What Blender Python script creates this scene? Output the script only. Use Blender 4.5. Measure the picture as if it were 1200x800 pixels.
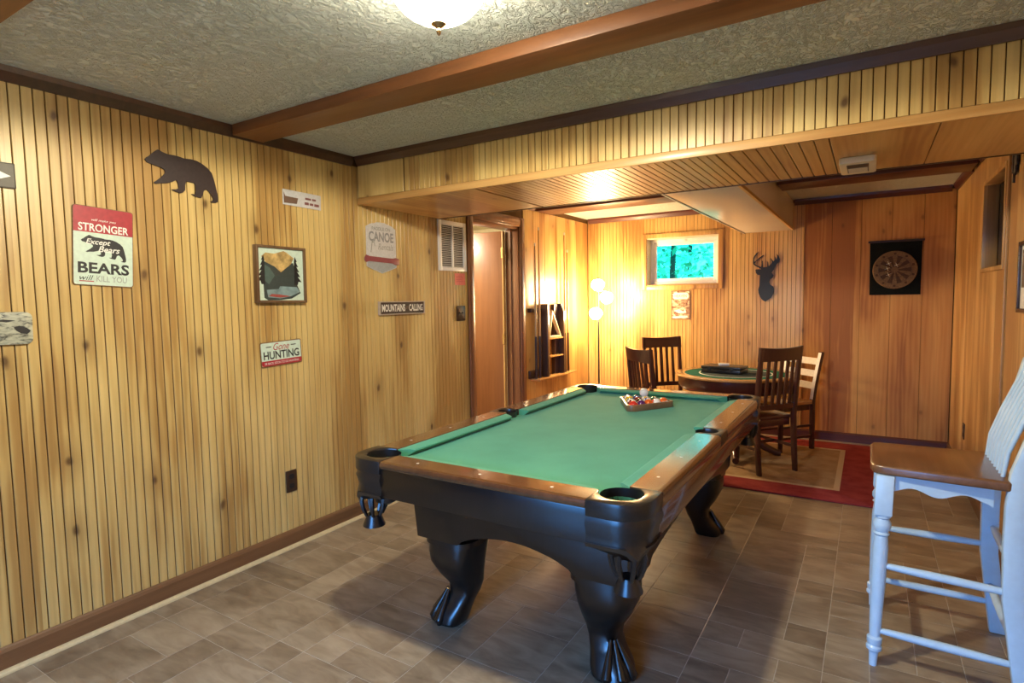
import bpy, bmesh, math, random
from mathutils import Vector, Matrix
random.seed(7)
PI = math.pi
sc = bpy.context.scene
C = sc.collection
for o in list(bpy.data.objects):
    bpy.data.objects.remove(o)

# ------------------------------------------------------------------ camera
CAM = Vector((2.866, 0.0, 1.43))
F_PX, YAW, PITCH, ROLL = 676.4, 0.55415, 0.07236, -0.01749
fw = Vector((-math.sin(YAW) * math.cos(PITCH), math.cos(YAW) * math.cos(PITCH), -math.sin(PITCH)))
rt = Vector((math.cos(YAW), math.sin(YAW), 0)); up = rt.cross(fw)
rr = math.cos(ROLL) * rt + math.sin(ROLL) * up
uu = -math.sin(ROLL) * rt + math.cos(ROLL) * up
cam_d = bpy.data.cameras.new('camera'); cam = bpy.data.objects.new('camera', cam_d); C.objects.link(cam)
cam_d.sensor_width = 36.0; cam_d.lens = F_PX / 1200 * 36; cam_d.clip_start = 0.05
M = Matrix(((rr.x, uu.x, -fw.x, CAM.x), (rr.y, uu.y, -fw.y, CAM.y), (rr.z, uu.z, -fw.z, CAM.z), (0, 0, 0, 1)))
cam.matrix_world = M
sc.camera = cam

# ------------------------------------------------------------------ world, light, exposure
w = bpy.data.worlds.new('world'); sc.world = w; w.use_nodes = True
bg = w.node_tree.nodes['Background']; bg.inputs[0].default_value = (0.55, 0.80, 1.0, 1); bg.inputs[1].default_value = 5.0
sc.view_settings.view_transform = 'Standard'; sc.view_settings.look = 'None'
sc.view_settings.gamma = 1.0; sc.view_settings.use_curve_mapping = False
sc.view_settings.exposure = 0.65
CEIL_LAMP_W = 38.0       # glow of the ceiling dome glass
CEIL_BULB_W = 180.0     # bulb inside the dome, shaded upwards by its metal pan
FLOOR_LAMP_W = 168.0     # emission of the three globes
HALL_LAMP_W = 130.0

def area(name, loc, rot, sx, sy, power, col):
    l = bpy.data.lights.new(name, 'AREA'); l.shape = 'RECTANGLE'; l.size = sx; l.size_y = sy
    l.energy = power; l.color = col
    o = bpy.data.objects.new(name, l); C.objects.link(o); o.location = loc; o.rotation_euler = rot
    return o
# daylight through the glazed patio door in the wall behind the camera
pdl = area('patio_daylight', (1.9, -1.98, 1.05), (PI / 2 - math.radians(38), 0, 0), 1.5, 1.9, 54, (0.08, 0.36, 1.0))
pdl.data.spread = math.radians(95)

# ------------------------------------------------------------------ helpers
class MB:
    def __init__(s): s.v = []; s.f = []
    def box(s, x0, x1, y0, y1, z0, z1):
        b = len(s.v)
        s.v += [(x, y, z) for z in (z0, z1) for y in (y0, y1) for x in (x0, x1)]
        s.f += [tuple(b + i for i in q) for q in ((0, 2, 3, 1), (4, 5, 7, 6), (0, 1, 5, 4), (2, 6, 7, 3), (0, 4, 6, 2), (1, 3, 7, 5))]
        return s
    def prism(s, pts, a0, a1, axis='z'):
        # outline pts (p,q), extruded from a0 to a1 along axis
        def P(p, q, a):
            return {'z': (p, q, a), 'y': (p, a, q), 'x': (a, p, q)}[axis]
        n = len(pts); b = len(s.v)
        s.v += [P(p, q, a0) for p, q in pts] + [P(p, q, a1) for p, q in pts]
        s.f.append(tuple(range(b + n - 1, b - 1, -1))); s.f.append(tuple(range(b + n, b + 2 * n)))
        for i in range(n):
            j = (i + 1) % n; s.f.append((b + i, b + j, b + n + j, b + n + i))
        return s
    def rings(s, rings, cap=True, closed=True):
        b = len(s.v); n = len(rings[0])
        for r in rings: s.v += [tuple(p) for p in r]
        for k in range(len(rings) - 1):
            for i in range(n if closed else n - 1):
                j = (i + 1) % n
                s.f.append((b + k * n + i, b + k * n + j, b + (k + 1) * n + j, b + (k + 1) * n + i))
        if cap:
            s.f.append(tuple(range(b + n - 1, b - 1, -1)))
            e = b + (len(rings) - 1) * n; s.f.append(tuple(range(e, e + n)))
        return s
    def lathe(s, prof, c=(0, 0, 0), seg=20, cap=True):
        return s.rings([[(c[0] + r * math.cos(2 * PI * i / seg), c[1] + r * math.sin(2 * PI * i / seg), c[2] + z) for i in range(seg)] for r, z in prof], cap)
    def tube(s, path, rad, seg=10, cap=True):
        path = [Vector(p) for p in path]; n = len(path)
        if not isinstance(rad, (list, tuple)): rad = [rad] * n
        R = []; prev = None
        for i, p in enumerate(path):
            t = (path[min(i + 1, n - 1)] - path[max(i - 1, 0)]).normalized()
            if prev is None:
                a = Vector((0, 0, 1)) if abs(t.z) < 0.9 else Vector((1, 0, 0))
                u_ = t.cross(a).normalized()
            else:
                u_ = (prev - t * prev.dot(t)).normalized()
            prev = u_; v_ = t.cross(u_)
            R.append([p + rad[i] * (math.cos(2 * PI * k / seg) * u_ + math.sin(2 * PI * k / seg) * v_) for k in range(seg)])
        return s.rings(R, cap)
    def bar(s, p0, p1, w_, d_, side=(1, 0, 0)):
        # rectangular bar from p0 to p1; w_ across 'side', d_ across the other
        p0 = Vector(p0); p1 = Vector(p1); t = (p1 - p0).normalized(); a = Vector(side)
        a = (a - t * a.dot(t)).normalized(); b_ = t.cross(a)
        R = [[p + sx * w_ / 2 * a + sy * d_ / 2 * b_ for sx, sy in ((-1, -1), (1, -1), (1, 1), (-1, 1))] for p in (p0, p1)]
        return s.rings(R)
    def ball(s, c, r, seg=16, ring=10, sz=1.0):
        R = []
        for k in range(ring + 1):
            th = PI * k / ring; q = max(math.sin(th), 0.001)
            R.append([(c[0] + r * q * math.cos(2 * PI * i / seg), c[1] + r * q * math.sin(2 * PI * i / seg), c[2] - r * sz * math.cos(th)) for i in range(seg)])
        return s.rings(R)
    def mesh(s, name, smooth=False, bevel=0, bseg=2):
        me = bpy.data.meshes.new(name); me.from_pydata(s.v, [], s.f)
        bm = bmesh.new(); bm.from_mesh(me)
        bmesh.ops.recalc_face_normals(bm, faces=bm.faces)
        if bevel:
            es = [e for e in bm.edges if len(e.link_faces) == 2 and e.calc_face_angle() > 0.5]
            bmesh.ops.bevel(bm, geom=es, offset=bevel, segments=bseg, affect='EDGES', profile=0.5, clamp_overlap=True)
        bm.to_mesh(me); bm.free()
        if smooth or bevel:
            me.polygons.foreach_set('use_smooth', [True] * len(me.polygons))
            me.set_sharp_from_angle(angle=math.radians(40))
        return me
    def build(s, name, mat, parent=None, smooth=False, bevel=0, bseg=2):
        return link(name, s.mesh(name, smooth, bevel, bseg), mat, parent)

def link(name, me, mat, parent=None):
    if mat and not me.materials: me.materials.append(mat)
    o = bpy.data.objects.new(name, me); C.objects.link(o)
    if parent: o.parent = parent
    return o

def tag(o, label, cat, group=None):
    o['label'] = label; o['category'] = cat
    if group: o['group'] = group
    return o

def struct(o, label=None, cat=None):
    o['kind'] = 'structure'
    if label: o['label'] = label
    if cat: o['category'] = cat
    return o

def thing(name, label, cat, loc=(0, 0, 0), rz=0, group=None):
    o = bpy.data.objects.new(name, None); C.objects.link(o); o.empty_display_size = 0.1
    o.location = loc; o.rotation_euler = (0, 0, rz)
    return tag(o, label, cat, group)

def wall_thing(name, label, cat, wall, h, z, roll=0.0, off=0.0, group=None):
    """Empty on a wall: local X = right, Y = up, Z = out of the wall."""
    o = bpy.data.objects.new(name, None); C.objects.link(o); o.empty_display_size = 0.1
    B = {'left': Matrix(((0, 0, 1), (1, 0, 0), (0, 1, 0))),
         'back': Matrix(((1, 0, 0), (0, 0, -1), (0, 1, 0))),
         'right': Matrix(((0, 0, -1), (-1, 0, 0), (0, 1, 0)))}[wall]
    L = {'left': (off, h, z), 'back': (h, YB - off, z), 'right': (XR - off, h, z)}[wall]
    o.matrix_world = Matrix.Translation(L) @ B.to_4x4() @ Matrix.Rotation(roll, 4, 'Z')
    return tag(o, label, cat, group)

def rrect(w_, h_, r, n=4, cx=0, cy=0):
    P = []
    for k, (sx, sy) in enumerate(((1, 1), (-1, 1), (-1, -1), (1, -1))):
        for i in range(n + 1):
            a = PI / 2 * k + PI / 2 * i / n
            P.append((cx + sx * (w_ / 2 - r) + r * math.cos(a), cy + sy * (h_ / 2 - r) + r * math.sin(a)))
    return P

def text(body, cx, cy, wid, hei, z, mat, parent, shear=0.0, bold=0.0, name='lettering', spacing=1.0):
    cu = bpy.data.curves.new('t', 'FONT'); cu.body = body; cu.align_x = 'CENTER'; cu.shear = shear
    cu.offset = bold; cu.extrude = 0.0; cu.resolution_u = 3; cu.space_character = spacing
    to = bpy.data.objects.new('t', cu); C.objects.link(to)
    dg = bpy.context.evaluated_depsgraph_get(); dg.update()
    me = bpy.data.meshes.new_from_object(to.evaluated_get(dg))
    bpy.data.objects.remove(to); bpy.data.curves.remove(cu)
    xs = [v.co.x for v in me.vertices]; ys = [v.co.y for v in me.vertices]
    x0, x1, y0, y1 = min(xs), max(xs), min(ys), max(ys)
    for v in me.vertices:
        v.co = ((v.co.x - (x0 + x1) / 2) / (x1 - x0) * wid + cx, (v.co.y - (y0 + y1) / 2) / (y1 - y0) * hei + cy, z)
    me.materials.clear()
    return link(name, me, mat, parent)

# ------------------------------------------------------------------ materials
def newmat(name):
    m = bpy.data.materials.new(name); m.use_nodes = True
    nt = m.node_tree; b = nt.nodes['Principled BSDF']
    return m, nt, b
def nd(nt, typ, **kw):
    n = nt.nodes.new(typ)
    for k, v in kw.items(): setattr(n, k, v)
    return n
def L(nt, a, b): nt.links.new(a, b)
def math_n(nt, op, a, b=None, c=None, clamp=False):
    n = nd(nt, 'ShaderNodeMath', operation=op); n.use_clamp = clamp
    for i, x in enumerate((a, b, c)):
        if x is None: continue
        if isinstance(x, (int, float)): n.inputs[i].default_value = x
        else: L(nt, x, n.inputs[i])
    return n.outputs[0]
def mix(nt, fac, a, b, mode='MIX'):
    n = nd(nt, 'ShaderNodeMix', data_type='RGBA', blend_type=mode)
    for i, x in ((0, fac), (6, a), (7, b)):
        if isinstance(x, (int, float)): n.inputs[i].default_value = x
        elif isinstance(x, tuple): n.inputs[i].default_value = (*x, 1) if len(x) == 3 else x
        else: L(nt, x, n.inputs[i])
    return n.outputs[2]
def ramp(nt, fac, stops):
    n = nd(nt, 'ShaderNodeValToRGB'); e = n.color_ramp.elements
    while len(e) > 1: e.remove(e[0])
    for i, (p, c) in enumerate(stops):
        q = e[0] if i == 0 else e.new(p)
        q.position = p; q.color = (*c, 1) if isinstance(c, tuple) else (c, c, c, 1)
    L(nt, fac, n.inputs[0]); return n.outputs[0]
def noise(nt, vec, scale=1.0, detail=3.0, rough=0.55, dist=0.0):
    n = nd(nt, 'ShaderNodeTexNoise'); n.inputs['Scale'].default_value = scale
    n.inputs['Detail'].default_value = detail; n.inputs['Roughness'].default_value = rough; n.inputs['Distortion'].default_value = dist
    L(nt, vec, n.inputs['Vector']); return n.outputs[0]
def vmul(nt, vec, s):
    n = nd(nt, 'ShaderNodeVectorMath', operation='MULTIPLY'); L(nt, vec, n.inputs[0]); n.inputs[1].default_value = s
    return n.outputs[0]
def bump(nt, b, h, strength=0.3, dist=0.01):
    n = nd(nt, 'ShaderNodeBump'); n.inputs['Strength'].default_value = strength; n.inputs['Distance'].default_value = dist
    L(nt, h, n.inputs['Height']); L(nt, n.outputs[0], b.inputs['Normal'])

def plain(name, col, rough=0.5, metal=0.0, spec=0.5, coat=0.0, coatr=0.15, grain=0.06, gscale=60, emit=0.0, emit_col=None):
    m, nt, b = newmat(name)
    tc = nd(nt, 'ShaderNodeTexCoord').outputs['Object']
    n = noise(nt, tc, gscale, 3)
    f = ramp(nt, n, [(0.3, 1 - grain * 2), (0.7, 1.0 + grain)])
    c = mix(nt, 1.0, col, f, 'MULTIPLY'); L(nt, c, b.inputs['Base Color'])
    b.inputs['Roughness'].default_value = rough; b.inputs['Metallic'].default_value = metal
    b.inputs['Specular IOR Level'].default_value = spec
    b.inputs['Coat Weight'].default_value = coat; b.inputs['Coat Roughness'].default_value = coatr
    if emit:
        b.inputs['Emission Color'].default_value = (*(emit_col or col), 1); b.inputs['Emission Strength'].default_value = emit
    return m

def pine(name, light, mid, dark, axes='h', knots=1.0, rough=0.42, coat=0.18, leaf=0.23, leafamt=0.5, tone=1.0):
    """Varnished knotty pine in world space; axes 'h' = upright boards, 'y' = boards along Y, 'x' = boards along X."""
    m, nt, b = newmat(name)
    pos = nd(nt, 'ShaderNodeNewGeometry').outputs['Position']
    sep = nd(nt, 'ShaderNodeSeparateXYZ'); L(nt, pos, sep.inputs[0])
    if axes == 'h': across = math_n(nt, 'ADD', sep.outputs[0], sep.outputs[1]); along = sep.outputs[2]
    elif axes == 'y': across = math_n(nt, 'ADD', sep.outputs[0], sep.outputs[2]); along = sep.outputs[1]
    else: across = math_n(nt, 'ADD', sep.outputs[1], sep.outputs[2]); along = sep.outputs[0]
    cb = nd(nt, 'ShaderNodeCombineXYZ'); L(nt, across, cb.inputs[0]); L(nt, along, cb.inputs[2]); V = cb.outputs[0]
    broad = noise(nt, vmul(nt, V, (3.2, 1, 0.55)), 1.0, 3, 0.6, 0.4)
    fine = noise(nt, vmul(nt, V, (95, 1, 2.2)), 1.0, 3, 0.6, 0.2)
    wav = nd(nt, 'ShaderNodeTexWave', wave_type='BANDS', bands_direction='X'); L(nt, vmul(nt, V, (1, 1, 0.13)), wav.inputs['Vector'])
    wav.inputs['Scale'].default_value = 9.0; wav.inputs['Distortion'].default_value = 7.0; wav.inputs['Detail'].default_value = 2.5; wav.inputs['Detail Scale'].default_value = 1.1
    leafn = nd(nt, 'ShaderNodeTexWhiteNoise', noise_dimensions='1D')
    L(nt, math_n(nt, 'FLOOR', math_n(nt, 'DIVIDE', across, leaf)), leafn.inputs['W'])
    rnd = nd(nt, 'ShaderNodeObjectInfo').outputs['Random']
    t = math_n(nt, 'ADD', math_n(nt, 'MULTIPLY', broad, 1.35), math_n(nt, 'MULTIPLY', leafn.outputs[0], 0.42 * leafamt))
    t = math_n(nt, 'ADD', t, math_n(nt, 'MULTIPLY', rnd, 0.03))
    t = math_n(nt, 'ADD', t, math_n(nt, 'MULTIPLY', wav.outputs[1], 0.10))
    col = ramp(nt, t, [(0.62, light), (0.86, mid), (1.18, dark)])
    fr = ramp(nt, fine, [(0.3, 0.84), (0.6, 1.03)])
    col = mix(nt, 0.6, col, fr, 'MULTIPLY')
    if knots:
        vo = nd(nt, 'ShaderNodeTexVoronoi', feature='F1', voronoi_dimensions='2D'); vo.inputs['Scale'].default_value = 1.0; vo.inputs['Randomness'].default_value = 1.0
        warp = nd(nt, 'ShaderNodeVectorMath', operation='ADD'); cb2 = nd(nt, 'ShaderNodeCombineXYZ'); L(nt, across, cb2.inputs[0]); L(nt, along, cb2.inputs[1]); L(nt, vmul(nt, cb2.outputs[0], (3.4, 1.9, 1)), warp.inputs[0])
        nv = nd(nt, 'ShaderNodeTexNoise'); nv.inputs['Scale'].default_value = 9; L(nt, V, nv.inputs['Vector'])
        sc_ = nd(nt, 'ShaderNodeVectorMath', operation='SCALE'); L(nt, nv.outputs[1], sc_.inputs[0]); sc_.inputs['Scale'].default_value = 0.10
        L(nt, sc_.outputs[0], warp.inputs[1]); L(nt, warp.outputs[0], vo.inputs['Vector'])
        sepc = nd(nt, 'ShaderNodeSeparateColor'); L(nt, vo.outputs['Color'], sepc.inputs[0])
        gate = math_n(nt, 'GREATER_THAN', sepc.outputs[0], 0.58)
        k1 = ramp(nt, vo.outputs['Distance'], [(0.02, 1.0), (0.06, 0.0)])
        k2 = ramp(nt, vo.outputs['Distance'], [(0.06, 1.0), (0.24, 0.0)])
        col = mix(nt, math_n(nt, 'MULTIPLY', math_n(nt, 'MULTIPLY', k2, gate), 0.5 * knots), col, tuple(0.72 * a for a in dark))
        col = mix(nt, math_n(nt, 'MULTIPLY', math_n(nt, 'MULTIPLY', k1, gate), 0.85 * knots), col, (0.085, 0.035, 0.012))
    if tone != 1.0: col = mix(nt, 1.0, col, (tone, tone, tone), 'MULTIPLY')
    L(nt, col, b.inputs['Base Color'])
    b.inputs['Roughness'].default_value = rough; b.inputs['Coat Weight'].default_value = coat; b.inputs['Coat Roughness'].default_value = 0.22
    bump(nt, b, fine, 0.12, 0.002)
    return m

def wood(name, c1, c2, rough=0.3, coat=0.4, axis=2, scale=1.0, coatr=0.12):
    """Stained furniture wood, object space, grain along axis."""
    m, nt, b = newmat(name)
    tc = nd(nt, 'ShaderNodeTexCoord').outputs['Object']
    s = [28 * scale] * 3; s[axis] = 2.0 * scale
    n = noise(nt, vmul(nt, tc, tuple(s)), 1.0, 4, 0.6, 0.6)
    s2 = [6 * scale] * 3; s2[axis] = 0.8 * scale
    n2 = noise(nt, vmul(nt, tc, tuple(s2)), 1.0, 2)
    t = math_n(nt, 'ADD', math_n(nt, 'MULTIPLY', n, 0.6), math_n(nt, 'MULTIPLY', n2, 0.4))
    L(nt, ramp(nt, t, [(0.32, c1), (0.68, c2)]), b.inputs['Base Color'])
    b.inputs['Roughness'].default_value = rough; b.inputs['Coat Weight'].default_value = coat; b.inputs['Coat Roughness'].default_value = coatr
    bump(nt, b, n, 0.06, 0.002)
    return m

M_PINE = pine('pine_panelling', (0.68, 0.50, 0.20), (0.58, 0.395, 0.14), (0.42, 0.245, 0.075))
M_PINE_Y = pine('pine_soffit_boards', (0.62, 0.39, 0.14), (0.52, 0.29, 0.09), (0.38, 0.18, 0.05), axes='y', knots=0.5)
M_PINE_X = pine('pine_trim_boards', (0.56, 0.33, 0.12), (0.46, 0.24, 0.075), (0.32, 0.15, 0.04), axes='x', knots=0)
M_PINE_BACK = pine('pine_back_wall', (0.66, 0.42, 0.15), (0.54, 0.30, 0.09), (0.38, 0.18, 0.05), knots=0.5, leaf=0.4)
M_AMBER = pine('amber_plank_panel', (0.64, 0.33, 0.085), (0.53, 0.23, 0.05), (0.36, 0.13, 0.025), knots=0.5, leaf=0.24, leafamt=0.9, rough=0.6, coat=0.0)
M_PINE_R = pine('pine_right_wall', (0.70, 0.46, 0.20), (0.58, 0.35, 0.13), (0.42, 0.22, 0.075), knots=0, leaf=0.10, leafamt=0.9)
M_GROOVE = plain('groove_stain', (0.105, 0.052, 0.016), 0.7, spec=0.2)
M_WALL_PLAIN = plain('hall_cream_paint', (0.80, 0.72, 0.52), 0.7)
M_CROWN = wood('dark_crown_wood', (0.045, 0.018, 0.010), (0.085, 0.036, 0.018), 0.4, 0.2, axis=0)
M_BEAM = wood('beam_wood', (0.15, 0.055, 0.018), (0.26, 0.10, 0.03), 0.5, 0.1, axis=0)
M_BASE = wood('baseboard_wood', (0.12, 0.055, 0.022), (0.20, 0.095, 0.04), 0.45, 0.15, axis=1)
M_REDTRIM = wood('red_brown_trim', (0.065, 0.012, 0.008), (0.11, 0.026, 0.014), 0.4, 0.2, axis=0)
M_SHOE = plain('pale_shoe_moulding', (0.62, 0.50, 0.28), 0.5)
M_DOOR = wood('door_mahogany', (0.20, 0.072, 0.026), (0.30, 0.12, 0.045), 0.38, 0.2, axis=2, scale=0.8)
M_FRAME = wood('door_frame_wood', (0.15, 0.055, 0.022), (0.25, 0.10, 0.042), 0.35, 0.3, axis=2)
M_WHITE = plain('white_paint', (0.80, 0.78, 0.74), 0.22, spec=0.6, grain=0.02)
M_VINYL = plain('white_vinyl', (0.80, 0.79, 0.80), 0.35, grain=0.01)
M_CREAM = plain('cream_plastic', (0.70, 0.62, 0.46), 0.4, grain=0.02)
M_BLACK = plain('black_metal', (0.012, 0.013, 0.013), 0.45, grain=0.02)
M_INK = plain('black_ink', (0.015, 0.015, 0.018), 0.5, grain=0.1)
M_BROWNPLATE = plain('brown_switch_plate', (0.05, 0.025, 0.014), 0.4)
M_CHROME = plain('brass_metal', (0.55, 0.40, 0.20), 0.25, metal=1.0)
M_STEEL = plain('steel', (0.6, 0.6, 0.6), 0.3, metal=1.0)

# textured ceiling
m, nt, b = newmat('textured_ceiling'); M_CEIL = m
pos = nd(nt, 'ShaderNodeNewGeometry').outputs['Position']
n1 = noise(nt, vmul(nt, pos, (34, 22, 1)), 1.0, 4, 0.62, 1.6)
n2 = noise(nt, vmul(nt, pos, (1.5, 1.5, 1)), 1.0, 2)
h1 = ramp(nt, n1, [(0.42, 0.0), (0.58, 1.0)])
L(nt, ramp(nt, n2, [(0.3, (0.66, 0.72, 0.66)), (0.7, (0.74, 0.79, 0.74))]), b.inputs['Base Color'])
b.inputs['Roughness'].default_value = 0.8; b.inputs['Specular IOR Level'].default_value = 0.25
bump(nt, b, h1, 0.9, 0.012)

# floor tiles
m, nt, b = newmat('slate_look_vinyl_tile'); M_TILE = m
pos = nd(nt, 'ShaderNodeNewGeometry').outputs['Position']; rnd = nd(nt, 'ShaderNodeObjectInfo').outputs['Random']
off = nd(nt, 'ShaderNodeVectorMath', operation='ADD'); L(nt, pos, off.inputs[0])
cbx = nd(nt, 'ShaderNodeCombineXYZ'); L(nt, math_n(nt, 'MULTIPLY', rnd, 50.0), cbx.inputs[2]); L(nt, cbx.outputs[0], off.inputs[1])
na = noise(nt, vmul(nt, off.outputs[0], (5, 16, 1)), 1.0, 4, 0.6, 0.8)
nb = noise(nt, vmul(nt, off.outputs[0], (3, 4, 1)), 1.0, 3, 0.6, 0.3)
t = math_n(nt, 'ADD', math_n(nt, 'ADD', math_n(nt, 'MULTIPLY', na, 0.62), math_n(nt, 'MULTIPLY', nb, 0.45)), math_n(nt, 'MULTIPLY', rnd, 0.14))
L(nt, ramp(nt, t, [(0.33, (0.115, 0.078, 0.047)), (0.55, (0.235, 0.176, 0.112)), (0.80, (0.39, 0.315, 0.212))]), b.inputs['Base Color'])
L(nt, ramp(nt, na, [(0.3, 0.28), (0.7, 0.46)]), b.inputs['Roughness']); b.inputs['Specular IOR Level'].default_value = 0.45
bump(nt, b, na, 0.12, 0.003)
M_GROUT = plain('pale_grout', (0.50, 0.45, 0.37), 0.7)

# felt
m, nt, b = newmat('green_felt'); M_FELT = m
tc = nd(nt, 'ShaderNodeTexCoord').outputs['Object']
n1 = noise(nt, tc, 4.0, 3); n2 = noise(nt, tc, 700, 2)
c = ramp(nt, n1, [(0.3, (0.055, 0.25, 0.165)), (0.7, (0.075, 0.31, 0.21))])
L(nt, mix(nt, 0.25, c, n2, 'OVERLAY'), b.inputs['Base Color']); b.inputs['Roughness'].default_value = 0.95
b.inputs['Specular IOR Level'].default_value = 0.15; b.inputs['Sheen Weight'].default_value = 0.35; b.inputs['Sheen Tint'].default_value = (0.5, 0.9, 0.7, 1)
M_ESPRESSO = wood('espresso_wood', (0.008, 0.005, 0.0035), (0.016, 0.009, 0.006), 0.30, 0.25, axis=2)
M_RAIL = wood('rail_wood', (0.075, 0.028, 0.011), (0.135, 0.055, 0.022), 0.22, 0.9, axis=1, coatr=0.1)
M_LEATHER = plain('black_leather', (0.014, 0.012, 0.011), 0.35, coat=0.3, grain=0.15, gscale=120)
M_PEARL = plain('pearl_sight', (0.75, 0.72, 0.65), 0.25)
M_MAHOG = wood('mahogany_stain', (0.035, 0.008, 0.007), (0.070, 0.017, 0.014), 0.28, 0.45, axis=2)
M_OAK = wood('honey_wood_top', (0.42, 0.20, 0.06), (0.58, 0.31, 0.11), 0.25, 0.5, axis=0)
M_RACKWOOD = wood('walnut_rack_wood', (0.13, 0.07, 0.035), (0.24, 0.14, 0.075), 0.35, 0.3, axis=0)
M_SEATWOOD = wood('brown_seat_wood', (0.12, 0.05, 0.02), (0.23, 0.105, 0.045), 0.3, 0.35, axis=1)
M_STOOL = plain('pale_blue_white_paint', (0.50, 0.67, 0.80), 0.4, coat=0.15, grain=0.03, gscale=25)
M_CHAIRWHITE = plain('chair_white_paint', (0.74, 0.70, 0.62), 0.45)
M_RED = plain('red_print', (0.40, 0.022, 0.035), 0.45, grain=0.08)
M_MINT = plain('mint_print', (0.60, 0.74, 0.64), 0.45, grain=0.05)
M_PRINTWHITE = plain('white_print', (0.82, 0.82, 0.78), 0.45, grain=0.04)
M_RUST = plain('rusty_edge', (0.22, 0.11, 0.045), 0.6, grain=0.2)
M_BEAR = plain('dark_brown_metal', (0.032, 0.018, 0.018), 0.5, grain=0.1)
M_GREYPRINT = plain('faded_grey_print', (0.30, 0.32, 0.31), 0.5)
M_SILVER = plain('galvanised_sign', (0.60, 0.60, 0.62), 0.35, grain=0.06)

YB, XR, ZC = 6.38, 3.50, 2.36       # back wall, right wall, ceiling
YS, YSB, ZS = 2.73, 3.566, 2.065    # soffit front, soffit back, soffit underside
YF = -1.9                           # wall behind the camera
PITCH_B = 0.040

# ================================================================== THE SETTING
def plank_mesh(wid, ln, th, axis):
    """chamfered bead-board strip, front face at 0, width centred, length 0..ln. axis: 'z' upright on left wall (front +x)"""
    hw = wid / 2; ch = 0.0015
    prof = [(-hw, -th), (hw, -th), (hw, -ch), (hw - ch, 0), (-hw + ch, 0), (-hw, -ch)]   # (across, out)
    mb = MB()
    def put(a, o, l):
        return {'left': (o, a, l), 'front': (a, -o, l), 'under': (a, l, -o), 'right': (-o, a, l)}[axis]
    mb.rings([[put(a, o, l) for a, o in prof] for l in (0, ln)])
    return mb.mesh('plank')

# --- left wall
mb = MB()
mb.box(-0.13, -0.0065, YF, 3.985, 0, ZC).box(-0.13, -0.0065, 4.80, YB + 0.13, 0, ZC).box(-0.13, -0.0065, 3.985, 4.80, 2.135, ZC)
wall_left = struct(mb.build('wall_left', M_GROOVE))
me = plank_mesh(PITCH_B - 0.0042, ZC - 0.10, 0.012, 'left'); me.materials.append(M_PINE)
k = 0
while True:
    y = -0.02 + PITCH_B * (k + 0.5); k += 1
    if y > 3.92: break
    if abs(y - YS) < 0.03: y += 0.002
    o = link('plank', me, None, wall_left); o.location = (0, y, 0.05)
for i, (y0, y1) in enumerate(((4.875, 5.06), (5.065, 5.30), (5.305, 5.56), (5.565, 5.80), (5.805, 6.06), (6.065, 6.37))):
    mb = MB().box(-0.012, 0.0, y0, y1, 0.05, ZC - 0.05); mb.build('plank', M_PINE_BACK, wall_left, bevel=0.0015, bseg=1)
# baseboard, shoe, crown (left)
def run_profile(name, prof, a0, a1, place, mat):
    mb = MB(); mb.rings([[place(p, q, a) for p, q in prof] for a in (a0, a1)]); return mb.build(name, mat)
BB = [(0, 0), (0.016, 0), (0.016, 0.085), (0.010, 0.098), (0.004, 0.104), (0, 0.104)]
struct(run_profile('baseboard_left', BB, YF + 0.02, 3.94, lambda p, q, a: (p + 0.001, a, q), M_BASE))
SH = [(0.0165, 0.0), (0.034, 0.0), (0.033, 0.008), (0.028, 0.015), (0.0165, 0.019)]
struct(run_profile('trim_1', SH, YF + 0.02, 3.94, lambda p, q, a: (p + 0.0006, a, q + 0.001), M_SHOE))
struct(run_profile('baseboard_left', BB, 4.88, YB - 0.02, lambda p, q, a: (p + 0.001, a, q), M_BASE))
CR = [(0, 0), (0.010, 0), (0.018, 0.014), (0.030, 0.034), (0.036, 0.055), (0, 0.055)]
struct(run_profile('trim_2', CR, YF + 0.02, YS - 0.04, lambda p, q, a: (p + 0.001, a, ZC - 0.056 + q), M_CROWN))

# --- ceiling with dark beams
struct(MB().box(-0.13, XR + 0.13, YF - 0.13, YB + 0.13, ZC, ZC + 0.1).build('ceiling', M_CEIL))
for i, (y0, y1) in enumerate(((-0.72, -0.54), (0.57, 0.75), (1.85, 2.03))):
    struct(MB().box(0.04, XR - 0.02, y0, y1, ZC - 0.056, ZC - 0.0005).build('trim_%d' % (3 + i), M_BEAM, bevel=0.004))
struct(MB().box(0.02, 1.745, 5.10, 5.42, ZC - 0.056, ZC - 0.0005).build('trim_6', M_REDTRIM, bevel=0.003))
struct(MB().box(2.22, XR - 0.02, 5.10, 5.42, ZC - 0.056, ZC - 0.0005).build('trim_7', M_REDTRIM, bevel=0.003))
# crowns: soffit face, back wall both sides of the duct, right wall
struct(run_profile('trim_8', CR, 0.04, XR - 0.02, lambda p, q, a: (a, YS - 0.012 - p, ZC - 0.056 + q), M_CROWN))
struct(run_profile('trim_9', CR, 0.02, 1.745, lambda p, q, a: (a, YB - 0.002 - p, ZC - 0.056 + q), M_REDTRIM))
struct(run_profile('trim_10', CR, 2.22, XR - 0.04, lambda p, q, a: (a, YB - 0.002 - p, ZC - 0.056 + q), M_REDTRIM))
struct(run_profile('trim_11', CR, YSB + 0.03, 5.08, lambda p, q, a: (XR - 0.002 - p, a, ZC - 0.056 + q), M_REDTRIM))
struct(run_profile('trim_12', CR, 5.44, YB - 0.05, lambda p, q, a: (XR - 0.002 - p, a, ZC - 0.056 + q), M_REDTRIM))
struct(run_profile('trim_13', CR, YSB + 0.03, 5.08, lambda p, q, a: (p + 0.002, a, ZC - 0.056 + q), M_REDTRIM))

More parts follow.
